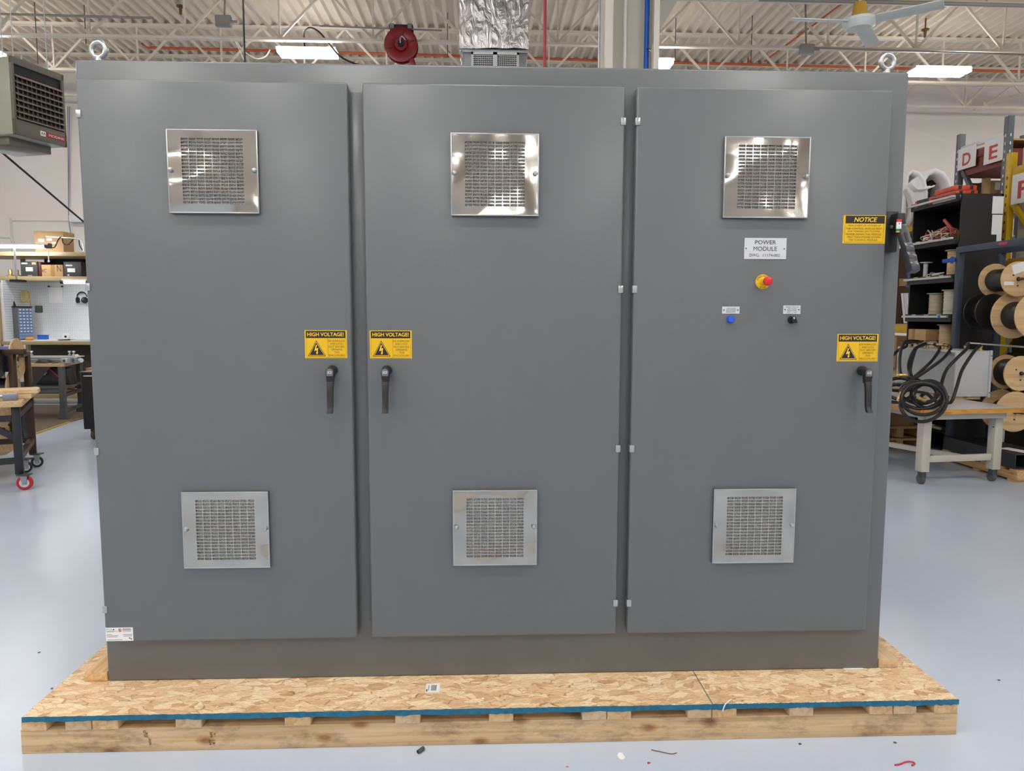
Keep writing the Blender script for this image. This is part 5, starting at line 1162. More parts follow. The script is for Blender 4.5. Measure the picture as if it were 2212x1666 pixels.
# long grey rod beyond the enclosure
tag(MB().cyl(at(2090, 741, 4.75), at(2240, 752, 4.45), .011, n=10).build('steel_rod', SILVER, smooth=True), 'long thin grey rod sticking out right above the enclosure', 'rod')
# ------------------------------------------------------------------ black shelf unit
UX0, UX1, UY0, UY1 = 5.12, 5.58, 5.1, 6.0
su = thing('shelf_unit', 'tall black steel shelf unit with silver shelf lips at right', 'shelf', ((UX0+UX1)/2, (UY0+UY1)/2, 0))
UZ = 2.87
MB().box(UX0, UX1, UY0, UY0+.02, 0, UZ).build('side_panel', BLACKPAINT, su); MB().box(UX0, UX1, UY1-.02, UY1, 0, UZ).build('side_panel', BLACKPAINT, su); MB().box(UX1-.02, UX1, UY0, UY1, 0, UZ).build('back_panel', BLACKPAINT, su)
SHZ = [UZ, 2.417, 1.997, 1.557, 1.14, .72, .3]
for z_ in SHZ:
    s_ = MB().box(UX0-.02, UX1-.02, UY0+.02, UY1-.02, z_-.07, z_-.05).build('shelf', BLACKPAINT, su)
    MB().box(UX0-.03, UX0-.01, UY0+.03, UY1-.0, z_-.075, z_+.01).build('front_rail', BLACKPAINT, s_)
    MB().box(UX0-.065, UX0-.03, UY0+.06, UY1+.02, z_-.03, z_-.005).build('silver_lip', mat('silver_lip', (196, 194, 188), .4, .3), s_, bevel=.004)
    if z_ < UZ:
        for k in range(3):
            MB().box(UX0-.032, UX0-.03, UY0+.2+k*.24, UY0+.28+k*.24, z_-.0, z_+.008).build('shelf_tag', WHITEP, s_)
BT = mat('blue_tape', (40, 90, 180), .5); MB().box(UX0-.068, UX0-.064, UY0+.16, UY0+.2, SHZ[3]-.034, SHZ[3]+.0).build('blue_tape', BT, su)
for (a_, b_, lb) in (((2145, 424), (2168, 462), 0), ((2144, 464), (2166, 507), 1), ((2153, 507), (2165, 530), 2)):
    p_, q_2 = at(*a_, UY0-.002), at(*b_, UY0-.002)
    MB().box(p_.x, min(q_2.x, UX1), UY0-.004, UY0, q_2.z, p_.z).build('posted_sheet', PAPER, su)
def shz(i): return SHZ[i]-.05
def ux(px, py, x=5.3): return atx(px, py, x)
TANW = mat('tan_wire', (206, 178, 138), .6); OFFW = mat('off_white_wire', (214, 208, 192), .6)
def spool(label, px, sh, R_, H_, drum, mwire, mfl, x=5.3, group='wire spools on the black shelves'):
    q = ux(px, 600, x); z_ = shz(sh)
    t = thing('wire_spool', label, 'spool', (x, q.y, z_), 0, group)
    for zz in (0, H_-.01): MB().lathe((x, q.y, z_+zz), (0,0,1), [(0, .02), (0, R_), (.01, R_), (.01, .02)], 24).build('flange', mfl, t, smooth=True)
    n = 14; pf = [(0.01, .02)]
    for k in range(n):
        s_ = drum*(1-.05*abs(math.sin(k*1.7))); h0 = .012+(H_-.024)*k/n; dh_ = (H_-.024)/n
        pf += [(h0+dh_*.08, s_*.96), (h0+dh_*.5, s_), (h0+dh_*.92, s_*.96)]
    pf += [(H_-.01, .02)]
    MB().lathe((x, q.y, z_), (0,0,1), pf, 24).build('wound_wire', mwire, t, smooth=True)
    return t
WF = mat('pale_wood_flange', (212, 184, 146), .6); GF = mat('clear_grey_flange', (170, 168, 160), .4)
spool('tall tan wire spool at the right of the second black shelf', 2060, 2, .1, .35, .078, TANW, WF)
spool('white wire spool at the right of the third black shelf', 2058, 3, .1, .34, .082, OFFW, WF)
spool('clear-wrapped beige wire spool left of the white one, third shelf', 2025, 3, .1, .31, .078, mat('beige_wire', (190, 178, 150), .4), GF)
spool('tall tan wire spool on the fourth shelf beside the cardboard box', 2053, 4, .105, .36, .085, TANW, WF)
spool('empty white plastic spool on the second black shelf', 1998, 2, .075, .25, .03, PAPER, PAPER)
q = ux(2020, 578, 5.25); rr = thing('wire_tangle', 'tangle of white wire lying on the second black shelf', 'wire', (5.25, q.y, shz(2)))
rnd = random.Random(5)
for k in range(5): MB().tube([V((5.25+rnd.uniform(-.06, .06), q.y+rnd.uniform(-.12, .12), shz(2)+.01+abs(rnd.uniform(0, .1)))) for _ in range(6)], .006, 6, smooth=5).build('strand', OFFW, rr, smooth=True)
MB().lathe((5.25, q.y-.05, shz(2)), (0, .3, 1), [(0, .02), (0, .06), (.02, .06), (.03, .04), (.09, .045), (.1, .02)], 16).build('part_roll', PAPER, rr, smooth=True)
q = ux(2035, 500, 5.25); rr = thing('wire_tangle', 'tangle of red and white wires on the top black shelf', 'wire', (5.25, q.y, shz(1)))
PK = mat('pink_red_wire', (206, 96, 84), .5)
for k in range(20): MB().tube([V((5.2+rnd.uniform(-.06, .1), q.y+rnd.uniform(-.26, .24), shz(1)+.03+abs(rnd.uniform(0, .16)))) for _ in range(6)], .0055, 6, smooth=5).build('strand', PK if k % 2 else OFFW, rr, smooth=True)
MB().box(5.16, 5.24, q.y+.12, q.y+.22, shz(1)+.02, shz(1)+.11).build('white_terminal', PAPER, rr, bevel=.004)
q = ux(2058, 470, 5.3); yl = thing('yellow_tool', 'yellow tool body behind the red wires on the top black shelf', 'tool', (5.35, q.y, shz(1))); MB().box(5.3, 5.4, q.y-.1, q.y+.1, shz(1), shz(1)+.16).build('body', mat('dull_yellow', (176, 132, 30), .5), yl, bevel=.03); MB().bar((5.35, q.y, shz(1)+.12), (5.3, q.y+.15, shz(1)+.3), .03).build('handle', PK, yl)
q = ux(2000, 705, 5.25); t = thing('cardboard_box', 'cardboard box on the fourth black shelf', 'box', (5.25, q.y, shz(4)+.2))
MB().box(5.13, 5.36, q.y-.2, q.y+.17, shz(4)+.17, shz(4)+.3).build('carton', CARD, t, bevel=.003); MB().box(5.128, 5.2, q.y+.02, q.y+.07, shz(4)+.17, shz(4)+.302).build('tape', CARD2, t)
t = thing('clear_bag', 'clear bag of white coils under the cardboard box on the fourth shelf', 'bag', (5.25, q.y-.05, shz(4)))
MB().lathe((5.25, q.y-.12, shz(4)), (0,0,1), [(0, .08), (.05, .1), (.12, .1), (.168, .07)], 18).build('bag_body', mat('cloudy_plastic', (188, 186, 180), .25), t, smooth=True); MB().lathe((5.25, q.y+.08, shz(4)), (0,0,1), [(0, .07), (.05, .085), (.12, .08), (.168, .05)], 18).build('bag_body', MATS['cloudy_plastic'], t, smooth=True)
# cases on top of the unit
OC = mat('orange_case', (196, 66, 34), .35, var=.25, vscale=18)
zt0 = UZ-.048
for i, lb in enumerate(('lower orange tool case on top of the black shelf unit', 'upper orange tool case on top of the black shelf unit')):
    y_ = 5.2+.02*i; t = thing('tool_case', lb, 'case', (5.35, y_+.15, zt0+.03+i*.065), group='orange cases')
    MB().box(5.11, 5.36, y_, y_+.36, zt0+.045+i*.058, zt0+.1+i*.058).build('case_body', OC, t, bevel=.008)
    for xx in (5.15, 5.28): MB().box(xx, xx+.035, y_-.004, y_+.02, zt0+.055+i*.058, zt0+.095+i*.058).build('latch', BLACKPAINT, t)
t = thing('parts_tray', 'clear grey tray under the orange cases', 'tray', (5.3, 5.35, zt0)); MB().box(5.08, 5.4, 5.17, 5.56, zt0, zt0+.03).build('base', GF, t); MB().box(5.08, 5.4, 5.165, 5.175, zt0+.0, zt0+.044).build('lip', GF, t)
t = thing('tool_case', 'black and orange case at the far end of the shelf unit top', 'case', (5.2, 5.75, zt0)); MB().box(5.08, 5.3, 5.6, 5.88, zt0, zt0+.09).build('case_body', BLACKPAINT, t, bevel=.008)
for yy in (5.585, 5.86): MB().box(5.075, 5.305, yy, yy+.04, zt0+.005, zt0+.085).build('orange_end', OC, t, bevel=.006)
# ------------------------------------------------------------------ navy reel rack
KX = 4.99; KY0, KY1 = 2.7, 4.88
kz = at(2078, 541, KY1).z
rk = thing('reel_rack', 'dark navy steel rack holding cable reels at the right edge', 'rack', (KX, 4.0, 0))
for y_ in (KY0, KY1):
    for x_ in (KX, KX+.45): MB().box(x_-.03, x_+.03, y_-.03, y_+.03, 0, kz+.035).build('post', NAVY, rk, bevel=.004)
    MB().box(KX, KX+.45, y_-.025, y_+.025, .05, .1).build('foot_rail', NAVY, rk); MB().box(KX, KX+.45, y_-.025, y_+.025, 1.0, 1.05).build('cross_rail', NAVY, rk)
for x_ in (KX, KX+.45): MB().box(x_-.032, x_+.032, KY0-.03, KY1+.03, kz-.03, kz+.035).build('top_rail', NAVY, rk, bevel=.004)
a_ = atx(2158, 527, KX-.033); b_ = atx(2175, 531, KX-.033); MB().box(KX-.0335, KX-.032, b_.y, a_.y, kz-.005, kz+.018).build('red_label', mat('red_tag', (200, 50, 64), .5), rk)
BLT = mat('clamp_blue', (24, 70, 170), .4)
q = atx(2075, 559, KX-.05); t = thing('blue_clamp', 'small blue clamp gripping the navy rack post', 'clamp', (KX, KY1, q.z)); MB().bar((KX-.03, KY1+.02, q.z), (KX-.08, KY1+.16, q.z-.01), .04).build('jaw', BLT, t, bevel=.006); MB().cyl((KX-.05, KY1+.06, q.z+.03), (KX-.05, KY1+.06, q.z-.04), .014, n=10).build('screw', BLT, t)
BC = mat('black_cable', (30, 30, 32), .45)
def rackreel(label, near, far, rpx, X_, drum, mf, md, sticker=False):
    a_ = atx(*near, X_); b_ = atx(far[0], near[1], X_); D_ = (a_-CAM).dot(_f); R_ = rpx*D_/FPX
    c_ = (a_+b_)/2; c_.z = a_.z; Wd = abs(b_.y-a_.y)
    t = reel('cable_reel', label, c_, (0, -1, 0), R_, Wd, R_*drum, mf, md, 'cable reels on the navy rack')
    MB().cyl((X_, c_.y-Wd/2-.12, c_.z), (X_, c_.y+Wd/2+.08, c_.z), .014, n=10).build('arbor_rod', DKSTEEL, t, smooth=True)
    if sticker: MB().obox((X_-R_*.05, c_.y-Wd/2-.003, c_.z+R_*.62), V((.06, 0, .02)), V((0, .0015, 0)), V((-.014, 0, .045))).build('label', PAPER, t); MB().obox((X_-R_*.55, c_.y-Wd/2-.003, c_.z-R_*.25), V((.05, 0, 0)), V((0, .0015, 0)), V((0, 0, .018))).build('label', PAPER, t)
    return t
rackreel('plywood reel of black cable at the top of the navy rack', (2200, 603), (2148, 603), 38, 5.2, .66, REELWOOD, BC, True)
rackreel('black plastic cable reel at the far end of the navy rack', (2145, 674), (2117, 674), 39, 5.16, .6, BLACK, BC)
rackreel('large plywood reel of black cable in the middle of the navy rack', (2243, 682), (2187, 680), 52, 5.24, .6, REELWOOD, BC)
rackreel('plywood reel tightly wound with black cable below the grey rod', (2206, 807), (2170, 805), 38, 5.22, .78, REELWOOD, BC)
rackreel('lowest plywood reel on the navy rack beside the table corner', (2193, 890), (2158, 884), 44, 5.2, .5, REELWOOD, BC)
# ------------------------------------------------------------------ pallet of black steel channels
pl_ = thing('steel_pallet', 'wooden pallet on the floor under the navy rack', 'pallet', (5.1, 4.3, 0))
WB = wood('weathered_pallet', (206, 168, 118), (176, 136, 90), 'Y', 1, .3)
for x_ in (4.93, 5.16, 5.36): MB().box(x_-.045, x_+.045, 3.72, 4.8, .02, .09).build('stringer', WB, pl_, bevel=.003)
for k in range(6): MB().box(4.88, 5.42, 3.72+k*.2, 3.82+k*.2, .09, .115).build('deck_board', WB, pl_, bevel=.002)
for k in range(3): MB().box(4.88, 5.42, 3.74+k*.48, 3.84+k*.48, 0, .02).build('bottom_board', WB, pl_)
BS = mat('black_painted_channel', (28, 32, 38), .4)
for i, (x_, lb) in enumerate(((4.9, 'black steel channel on the pallet, nearest the table'), (5.03, 'middle black steel channel on the pallet'), (5.16, 'right-hand black steel channel on the pallet'))):
    t = thing('steel_channel', lb, 'channel', (x_+.06, 4.3, .117), group='black channels on the pallet')
    MB().box(x_, x_+.115, 3.78+.03*i, 4.84, .117, .13).box(x_, x_+.01, 3.78+.03*i, 4.84, .13, .25).box(x_+.105, x_+.115, 3.78+.03*i, 4.84, .13, .25).build('channel', BS, t)
    MB().box(x_, x_+.115, 3.78+.03*i, 4.84, .25, .256).build('cover', BS, t)
for yy in (4.0, 4.55): MB().box(4.894, 5.28, yy, yy+.02, .256, .259).build('strap', BLACKPAINT, pl_)
q = at(2190, 985, 4.0); tag(MB().obox((5.05, 3.98, .2615), V((.06, .02, 0)), V((-.03, .12, 0)), V((0, 0, .001))).build('paper_sheet', PAPER), 'white paper sheet lying on the black channels', 'paper')
# ------------------------------------------------------------------ background under the table
q = gr(1962, 950, 0); q.x += .02; q.y += .45
t = thing('wrapped_bundle', 'bundle shrink-wrapped in shiny black film behind the table', 'bundle', (q.x, q.y, 0))
pf = [(.02, .2)]+[(.04+.05*k, .235+.012*(k % 2)) for k in range(8)]+[(.44, .2)]
MB().lathe((q.x, q.y, 0), (0,0,1), pf, 22).build('film', mat('black_film', (22, 20, 24), .18, bump=.8, bscale=25), t, smooth=True); MB().box(q.x-.25, q.x+.25, q.y-.25, q.y+.25, 0, .03).build('base_board', WB, t)
q = gr(1931, 953, 0); t = thing('pallet_jack', 'red pallet jack wheel block beside the black bundle', 'pallet jack', (q.x, q.y, 0))
MB().box(q.x-.12, q.x+.06, q.y, q.y+.4, .1, .2).build('body', RED, t, bevel=.02); MB().cyl((q.x-.03, q.y+.06, .06), (q.x+.03, q.y+.06, .06), .06, n=18).build('wheel', BLACK, t, bevel=.006)
q = gr(2020, 968, 0); t = thing('wooden_pallet', 'stack of plain wooden pallets seen beneath the table', 'pallet', (4.8, 5.6, 0))
for j in range(2):
    z_ = j*.14
    for x_ in (0, .24, .5): MB().box(4.5+x_, 4.58+x_, 5.45, 6.1, z_, z_+.1).build('stringer', WB, t)
    for k in range(4): MB().box(4.49, 5.09, 5.45+k*.18, 5.55+k*.18, z_+.1, z_+.125).build('deck_board', WB, t)
carton('cardboard_box', 'cardboard box with white edge on the pallets under the table', 4.6, 4.98, 5.5, 5.9, .266, .46, CARD2, [(.0, 1, .8, 1, mat('pale_tape', (200, 180, 150), .6), 'tape')])
# ------------------------------------------------------------------ yellow pallet rack with foam
def rack(name, label, X0, X1, Y0_, Y1_, zs, H_, m, mb_=None, xs=None):
    t = thing(name, label, 'rack', ((X0+X1)/2, (Y0_+Y1_)/2, 0))
    for x_ in (X0, X1):
        for y_ in (Y0_, Y1_):
            up_ = MB().box(x_-.04, x_+.04, y_-.04, y_+.04, 0, H_).build('upright', m, t, bevel=.004)
            if x_ == X0:
                for k in range(int(H_/.1)-2): MB().box(x_-.0415, x_-.039, y_-.008, y_+.008, .1+k*.1, .135+k*.1).build('slot', FIXT if m is RACKG else BLACKPAINT, up_)
                if y_ == Y0_:
                    for k in range(int(H_/.1)-2): MB().box(x_-.008, x_+.008, y_-.0415, y_-.039, .1+k*.1, .135+k*.1).build('slot', FIXT if m is RACKG else BLACKPAINT, up_)
    for z_ in zs:
        for x_ in (X0, X1): MB().box(x_-.025, x_+.025, Y0_, Y1_, z_-.1, z_).build('beam', mb_ or m, t, bevel=.004)
        MB().box(X0, X1, Y0_, Y1_, z_, z_+.02).build('shelf_deck', WB, t)
    for y_ in (Y0_, Y1_):
        zz = .3
        while zz+.9 < H_: MB().bar((X0, y_, zz), (X1, y_, zz+.8), .04).build('brace', m, t); zz += .8
    return t
zf1 = at(1958, 489, 6.9).z; zf2 = at(1950, 703, 6.9).z
rack('pallet_rack', 'yellow pallet rack behind the black shelf unit', 5.5, 6.25, 6.35, 8.6, (zf1, zf2), zf1+.02, RACKY)
# curled white foam sheets
FO = mat('white_foam', (240, 240, 242), .8, var=.02, vscale=9)
FB = mat('black_foam', (24, 24, 26), .8)  # puts the dark of the arch hollow into a black sheet
def sheet(name, label, prof, y0, y1, th, m, parent=None):
    n = len(prof); vs = []; ny_ = 5
    for j in range(ny_):
        yy = y0+(y1-y0)*j/(ny_-1)
        for i, (x_, z_) in enumerate(prof): vs.append((x_+.012*math.sin(j*2+i*.7), yy+.02*math.sin(i*.9), z_+.012*math.sin(j*1.3+i)))
    fs = [(j*n+i, j*n+i+1, (j+1)*n+i+1, (j+1)*n+i) for j in range(ny_-1) for i in range(n-1)]
    o = MB().add(vs, fs).build(name, m, smooth=True); md = o.modifiers.new('s', 'SOLIDIFY'); md.thickness = th; md.offset = 0
    return tag(o, label, 'foam', 'foam sheets on the yellow rack')
def fp(px, py, y=6.6): q = at(px, py, y); return (q.x, q.z)
zr = zf1+.025
arch = [fp(1968, 462), fp(1972, 430), fp(1982, 400), fp(1995, 378), fp(2010, 370), fp(2026, 376), fp(2038, 392), fp(2045, 412), fp(2048, 440), (fp(2049, 450)[0], zr)]
sheet('foam_sheet', 'large white foam sheet curled into an arch above the shelf unit', arch, 6.52, 7.3, .06, FO)
sheet('foam_sheet', 'black foam roll inside the white foam arch', [(fp(2000, 440, 6.75)[0], zr), fp(2001, 415, 6.75), fp(2010, 395, 6.75), fp(2022, 396, 6.75), fp(2034, 412, 6.75), (fp(2036, 440, 6.75)[0], zr)], 6.7, 7.3, .05, FB)
sheet('foam_sheet', 'white foam sheet standing left of the arch', [(fp(1940, 480)[0], zr), fp(1942, 420), fp(1946, 385), fp(1956, 374), fp(1968, 378), fp(1980, 392), fp(1986, 420), (fp(1984, 470)[0], zr)], 6.45, 7.0, .04, FO)
fpn = MB(); fq = [at(px_2, py_2, 6.46) for px_2, py_2 in ((1958, 402), (1972, 388), (1986, 379), (1999, 384), (2004, 405), (2003, 440), (2000, 462), (1962, 468))]; fpn.add(fq+[q_+V((0, .05, 0)) for q_ in fq], [tuple(range(8)), tuple(range(15, 7, -1))]+[(i, 8+i, 8+(i+1) % 8, (i+1) % 8) for i in range(8)])
tag(fpn.build('foam_sheet', FO, bevel=.01), 'broad white foam panel leaning between the arch and the left sheet', 'foam', 'foam sheets on the yellow rack')
sheet('foam_sheet', 'grey-white foam flap drooping in front of the standing sheet', [fp(1952, 412, 6.42), fp(1962, 424, 6.4), fp(1970, 446, 6.38), fp(1966, 470, 6.4), fp(1960, 486, 6.42)], 6.36, 6.44, .02, mat('grey_white_foam', (206, 200, 196), .8))
sheet('foam_sheet', 'flat white foam flap lying across the arch front', [fp(1962, 400, 6.46), fp(1978, 412, 6.44), fp(1996, 410, 6.45), fp(2008, 404, 6.48)], 6.38, 6.5, .02, FO)
q = at(1954, 618, 6.9); t = thing('paper_stack', 'stack of white corrugated sheets on the yellow rack left of the shelf unit', 'paper stack', (q.x+.2, 6.9, zf2+.025))
for k in range(8): MB().obox((q.x+.12+.02*math.sin(k), 6.7+.02*k, zf2+.23+.0*k), V((.17, .0, 0)), V((0, .008, .0)), V((0, .05, .2))).build('sheet', PAPER, t)
carton('cardboard_box', 'brown carton on the floor below the yellow rack shelf', at(1935, 720, 6.8).x-.1, at(1962, 720, 6.8).x, 6.6, 7.1, .86, zf2-.14, CARD2, [(.3, .7, 0, .35, PAPER, 'sticker')])
carton('wooden_crate', 'large crate supporting the carton below the yellow rack shelf', at(1935, 720, 6.8).x-.0, at(1962, 720, 6.8).x+.1, 6.5, 7.3, 0, .855, WB, [(0, 1, .45, .55, CARD2, 'batten')], cat='crate')
BL2 = mat('deep_blue_bin', (24, 54, 150), .4)
q = at(1966, 545, 6.7); t = thing('blue_bin', 'deep blue plastic bin between the rack and the shelf unit', 'bin', (q.x, 6.7, zf2+.03)); hb = at(1966, 515, 6.7).z
MB().box(q.x-.08, q.x+.14, 6.42, 6.6, zf2+.5, hb).build('bin_body', BL2, t, bevel=.01)
for k in range(4): MB().box(q.x-.09, q.x+.15, 6.41, 6.61, zf2+.5+k*.16, zf2+.53+k*.16).build('rib', BL2, t)
MB().box(q.x-.05, q.x+.1, 6.4, 6.58, zf2+.02, zf2+.5).build('stand', BLACKPAINT, t)
carton('cardboard_box', 'large dark brown carton behind the paper stack on the yellow rack', 5.45, 6.15, 7.15, 8.2, zf2+.025, zf2+1.05, mat('dark_brown_carton', (84, 64, 48), .8), [(.3, .5, .5, .6, CARD, 'sticker')])
# ------------------------------------------------------------------ grey rack with D and E signs
GX = 6.55
fa = atx(2075, 320, GX); na = atx(2177, 320, GX)
gH1 = atx(2075, 289, GX).z; gH0 = atx(2177, 255, GX).z; gH = (gH0+gH1)/2
gr_ = rack('pallet_rack', 'grey slotted pallet rack with letter signs at upper right', GX, GX+.9, na.y, fa.y, (atx(2120, 322, GX).z,), gH, RACKG, mat('dark_red_beam', (110, 36, 28), .5))
zb_ = atx(2120, 322, GX).z
MB().box(GX-.03, GX+.03, na.y, fa.y, zb_+.06, zb_+.11).build('top_bar', SILVER, gr_)
MB().bar((GX, fa.y-.04, zb_-.15), (GX, fa.y-.5, zb_-.8), .05).build('knee_brace', RACKG, gr_)
MB().box(GX-.01, GX+.9, na.y, fa.y, zb_-.3, zb_-.1).build('red_tray', MATS['dark_red_beam'], gr_)
def letter_sign(ch, P0_, P1_, X_, label):
    a_ = atx(*P0_, X_); b_ = atx(*P1_, X_); zt_2, zb_2 = a_.z, b_.z
    t = thing('letter_sign', label, 'sign', (X_, (a_.y+b_.y)/2, zb_2))
    MB().box(X_-.004, X_+.004, b_.y, a_.y, zb_2, zt_2).build('board', PAPER, t)
    tx = MB(); put_text(tx, ch, (X_-.006, (a_.y+b_.y)/2, zb_2+(zt_2-zb_2)*.45), (0, -1, 0), Z, .45*(a_.y-b_.y), .58*(zt_2-zb_2), .02); tx.build('letter', mat('sign_red', (196, 70, 70), .6), t)
    return t
letter_sign('D', (2071, 324), (2107, 358), GX-.04, 'white sign with red letter D on the grey rack')
letter_sign('E', (2128, 307), (2166, 345), GX-.04, 'white sign with red letter E on the grey rack')
xq = at(2148, 400, 7.4); carton('cardboard_box', 'brown carton on the rack behind the shelf unit', at(2134, 400, 7.4).x, at(2172, 400, 7.4).x, 7.4, 7.8, at(2150, 430, 7.4).z, at(2150, 390, 7.4).z, CARD, [(.4, .8, .5, .9, PAPER, 'sticker')])
tag(MB().box(at(2130, 390, 7.3).x, at(2140, 390, 7.3).x, 7.3, 7.39, 0, at(2135, 362, 7.3).z).build('wood_post', wood('post_pine', (214, 176, 124), (190, 150, 100), 'Z', 1)), 'upright pine post behind the black shelf unit', 'post')
zsh = at(2150, 430, 7.4).z
t = thing('stock_shelf', 'dark shelf carrying cartons behind the black unit', 'shelf', (6.6, 7.6, 0)); MB().box(5.95, 7.2, 7.4, 7.95, zsh-.04, zsh).build('deck', BLACKPAINT, t)
for x_ in (6.35, 7.18): MB().box(x_-.03, x_+.03, 7.85, 7.95, 0, zsh-.04).build('leg', BLACKPAINT, t)
carton('flat_box', 'long dark grey box lying behind the orange cases', at(2095, 405, 7.5).x, at(2133, 405, 7.5).x, 7.45, 7.8, zsh, at(2110, 394, 7.4).z, DKSTEEL, [(.1, .5, .4, .8, RACKG, 'print')])
# ------------------------------------------------------------------ near yellow rack with the F sign
NX = 5.95; ny0 = atx(2182, 400, NX).y; nz1 = atx(2182, 332, NX).z
nr_ = rack('pallet_rack', 'yellow pallet rack with the letter F sign at the right edge', NX, NX+.8, ny0-2.3, ny0, (atx(2200, 362, NX).z, atx(2205, 560, NX).z, .6), nz1, RACKY)
MB().bar((NX, ny0-.02, atx(2190, 430, NX).z), (NX, ny0-.7, atx(2190, 430, NX).z-.75), .045).build('knee_brace', RACKY, nr_)
MB().bar((NX, ny0-.02, .95), (NX, ny0-.9, .2), .045).build('knee_brace', RACKY, nr_)
letter_sign('F', (2188, 379), (2236, 432), NX-.06, 'white sign with red letter F on the yellow rack')
for i, (z0, hh_) in enumerate(((atx(2205, 560, NX).z+.022, .32), (atx(2205, 560, NX).z+.345, .3), (atx(2200, 362, NX).z+.022, .2))):
    carton('storage_box', ['pale storage box on the middle shelf of the F rack', 'pale storage box stacked higher on the middle shelf of the F rack', 'clear-wrapped box on the top shelf of the F rack'][i], NX+.05, NX+.6, ny0-.7, ny0-.1, z0, z0+hh_, mat('pale_box', (206, 204, 198), .5), [(.3, .7, .3, .7, PAPER, 'sticker')])

BK = mat('black_tote', (30, 30, 33), .6)  # black totes added to darken the background behind the reels
for i, (y0, y1, z0, h_) in enumerate(((ny0-.95, ny0-.08, .625, .5), (ny0-1.9, ny0-1.0, .625, .6), (ny0-.9, ny0-.1, .02, .45), (ny0-1.85, ny0-.95, .02, .45), (ny0-.9, ny0-.12, 1.13, .45))):
    carton('storage_tote', ['black tote on the lower shelf of the F rack, far one', 'black tote on the lower shelf of the F rack, near one', 'black tote on the floor under the F rack, far one', 'black tote on the floor under the F rack, near one', 'black tote stacked on another in the F rack'][i], NX+.06, NX+.72, y0, y1, z0, z0+h_, BK, [(.3, .7, .6, .85, DKSTEEL, 'handle')], cat='tote', group='black totes in the F rack', lid=.04)
# ------------------------------------------------------------------ small things on the skid and the floor
a, b = at(919, 1478, -.1), at(951, 1495, -.1)
a = gr(921, 1477, .146); b = gr(949, 1496, .146)
bs = thing('barcode_sticker', 'small white barcode sticker on the flake-board deck', 'sticker', ((a.x+b.x)/2, (a.y+b.y)/2, .146))
MB().box(a.x, b.x, b.y, a.y, .1458, .1462).build('paper', PAPER, bs)
w_ = b.x-a.x; xs = a.x+w_*.38
for k in range(13):
    ww = w_*(.01+.014*((k*7) % 3)/2); MB().box(xs, xs+ww, b.y+(a.y-b.y)*.2, a.y-(a.y-b.y)*.2, .1462, .1464).build('bar', INK, bs); xs += ww+w_*.014
MB().box(a.x+w_*.2, a.x+w_*.24, b.y+(a.y-b.y)*.2, a.y-(a.y-b.y)*.2, .1462, .1464).build('print', INKG, bs); MB().box(a.x+w_*.06, a.x+w_*.14, b.y+(a.y-b.y)*.1, b.y+(a.y-b.y)*.35, .1462, .1464).build('print', INK, bs)
q = gr(1829, 1447, .146); tag(MB().box(q.x-.01, q.x+.07, -.008, .05, .1458, .147).build('paper_slip', PAPER), 'white paper slip sticking out under the right corner of the cabinet', 'paper')
WH = mat('white_scrap', (240, 240, 240), .6)
def flake(name, label, cat, px, py, pts, th, m, z=0.0005):
    q = gr(px, py, z); mb = MB(); mb.prism(pts, (q.x, q.y, z), X, Y, (0, 0, th)); o = mb.build(name, m); return tag(o, label, cat)
flake('paper_scrap', 'white torn paper scrap on the floor in front of the skid', 'scrap', 1341, 1634, [(-.013, 0), (-.006, -.018), (.004, -.022), (.014, -.01), (.008, .018), (-.004, .02)], .0015, WH)
q = gr(909, 1625, 0); pg = thing('grey_plug', 'short grey cylindrical plug lying on the floor in front of the skid', 'plug', (q.x, q.y, 0))
GP = mat('grey_rubber', (74, 78, 76), .6); d_ = V((.6, .8, 0)).normalized()
MB().cyl(q+V((0,0,.0075))-d_*.014, q+V((0,0,.0075))+d_*.014, .0075, n=12).build('plug_body', GP, pg, smooth=True); MB().cyl(q+V((0,0,.0075))-d_*.0145, q+V((0,0,.0075))-d_*.0139, .004, n=10).build('bore', BLACKPAINT, pg)
tag(MB().tube([gr(1933, 1653, .003), gr(1945, 1651, .003), gr(1958, 1646, .003), gr(1970, 1646, .003), gr(1976, 1650, .003), gr(1970, 1654, .003)], .0028, 6, smooth=5).build('red_wire_scrap', mat('red_scrap', (190, 50, 64), .5), smooth=True), 'bent red plastic scrap on the floor at lower right', 'scrap')
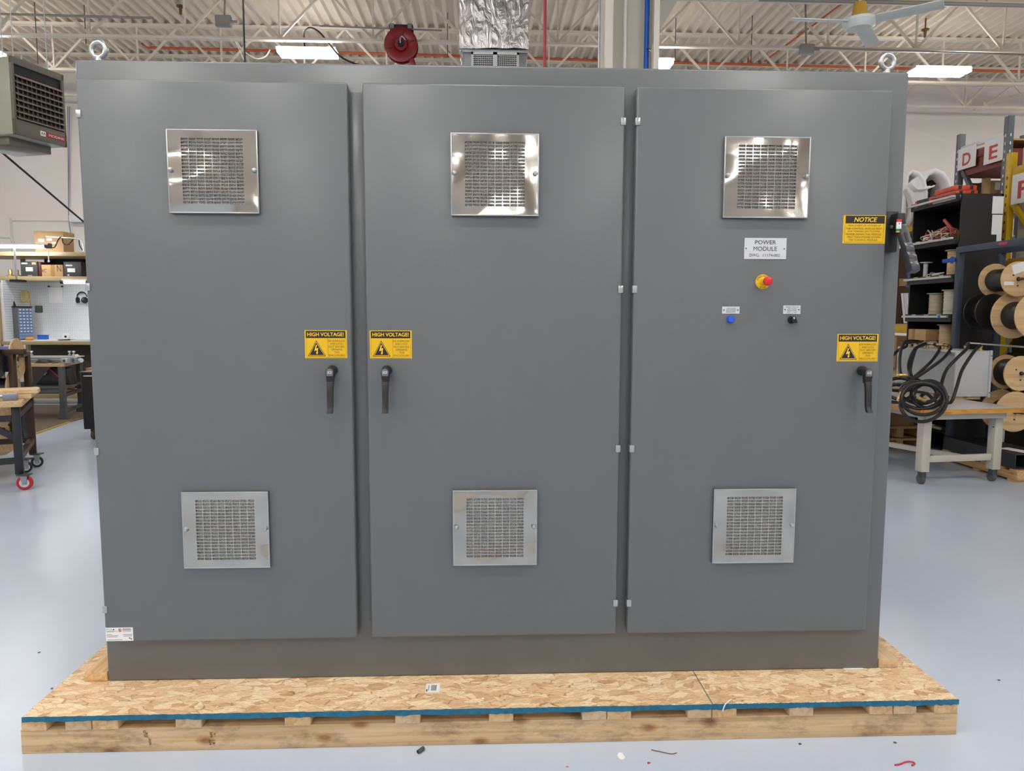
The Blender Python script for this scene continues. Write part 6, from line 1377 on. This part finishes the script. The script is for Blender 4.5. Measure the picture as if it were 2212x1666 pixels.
tag(MB().tube([gr(1407, 1620, .002), gr(1430, 1625, .003), gr(1450, 1629, .002), gr(1462, 1627, .002)], .0018, 5, smooth=4).build('wood_sliver', mat('sliver_brown', (120, 86, 66), .7), smooth=True), 'thin brown wood sliver on the floor right of the paper scrap', 'sliver')
q = gr(770, 1612, 0); sl = thing('wood_sliver', 'pale wood sliver on the floor at the foot of the skid beam', 'sliver', (q.x, q.y, 0)); MB().prism([(-.03, -.004), (.0, .002), (.012, .006), (-.008, .004)], (q.x, q.y, .0005), X, Y, (0, 0, .003)).build('splinter', mat('sliver_tan', (200, 150, 100), .7), sl); MB().prism([(.006, -.003), (.02, .0), (.012, .005)], (q.x, q.y, .001), X, Y, (0, 0, .003)).build('tip', WH, sl)
for px, py, m_, lb in ((1401, 1649, RED, 'tiny orange-red fleck on the floor below the paper scrap'), (1225, 1657, mat('orange_fleck', (220, 140, 110), .6), 'tiny orange fleck on the floor at the bottom edge'), (1963, 1472, DKSTEEL, 'dark chip on the floor right of the skid'), (1728, 1608, DKSTEEL, 'dark chip on the floor below the right end of the skid'), (2158, 1470, GP, 'dark grey chip on the floor far right of the skid'), (85, 1410, GP, 'dark chip on the floor left of the skid'), (1934, 1605, GP, 'grey chip on the floor below the skid corner'), (112, 1488, DKSTEEL, 'dark chip on the floor near the left skid corner')):
    rnd = random.Random(px); flake('floor_chip', lb, 'chip', px, py, [(math.cos(a_)*.008*rnd.uniform(.5, 1), math.sin(a_)*.006*rnd.uniform(.5, 1)) for a_ in [k*1.047 for k in range(6)]], .002, m_)
# string stuck at the sheet seam
tag(MB().tube([at(1561, 1536, -.247), at(1566, 1523, -.25), at(1573, 1516, -.245), gr(1580, 1511, .15)], .0022, 6, smooth=4).build('string_scrap', WH, smooth=True), 'white frayed string hanging over the blue skid edge', 'string')
q = gr(1042, 1510, .146); tag(MB().prism([(-.008, -.004), (.007, -.003), (.004, .007)], (q.x, q.y, .146), X, Y, (0, 0, .0015)).build('paper_scrap', WH), 'tiny white scrap on the flake-board right of the barcode', 'scrap')
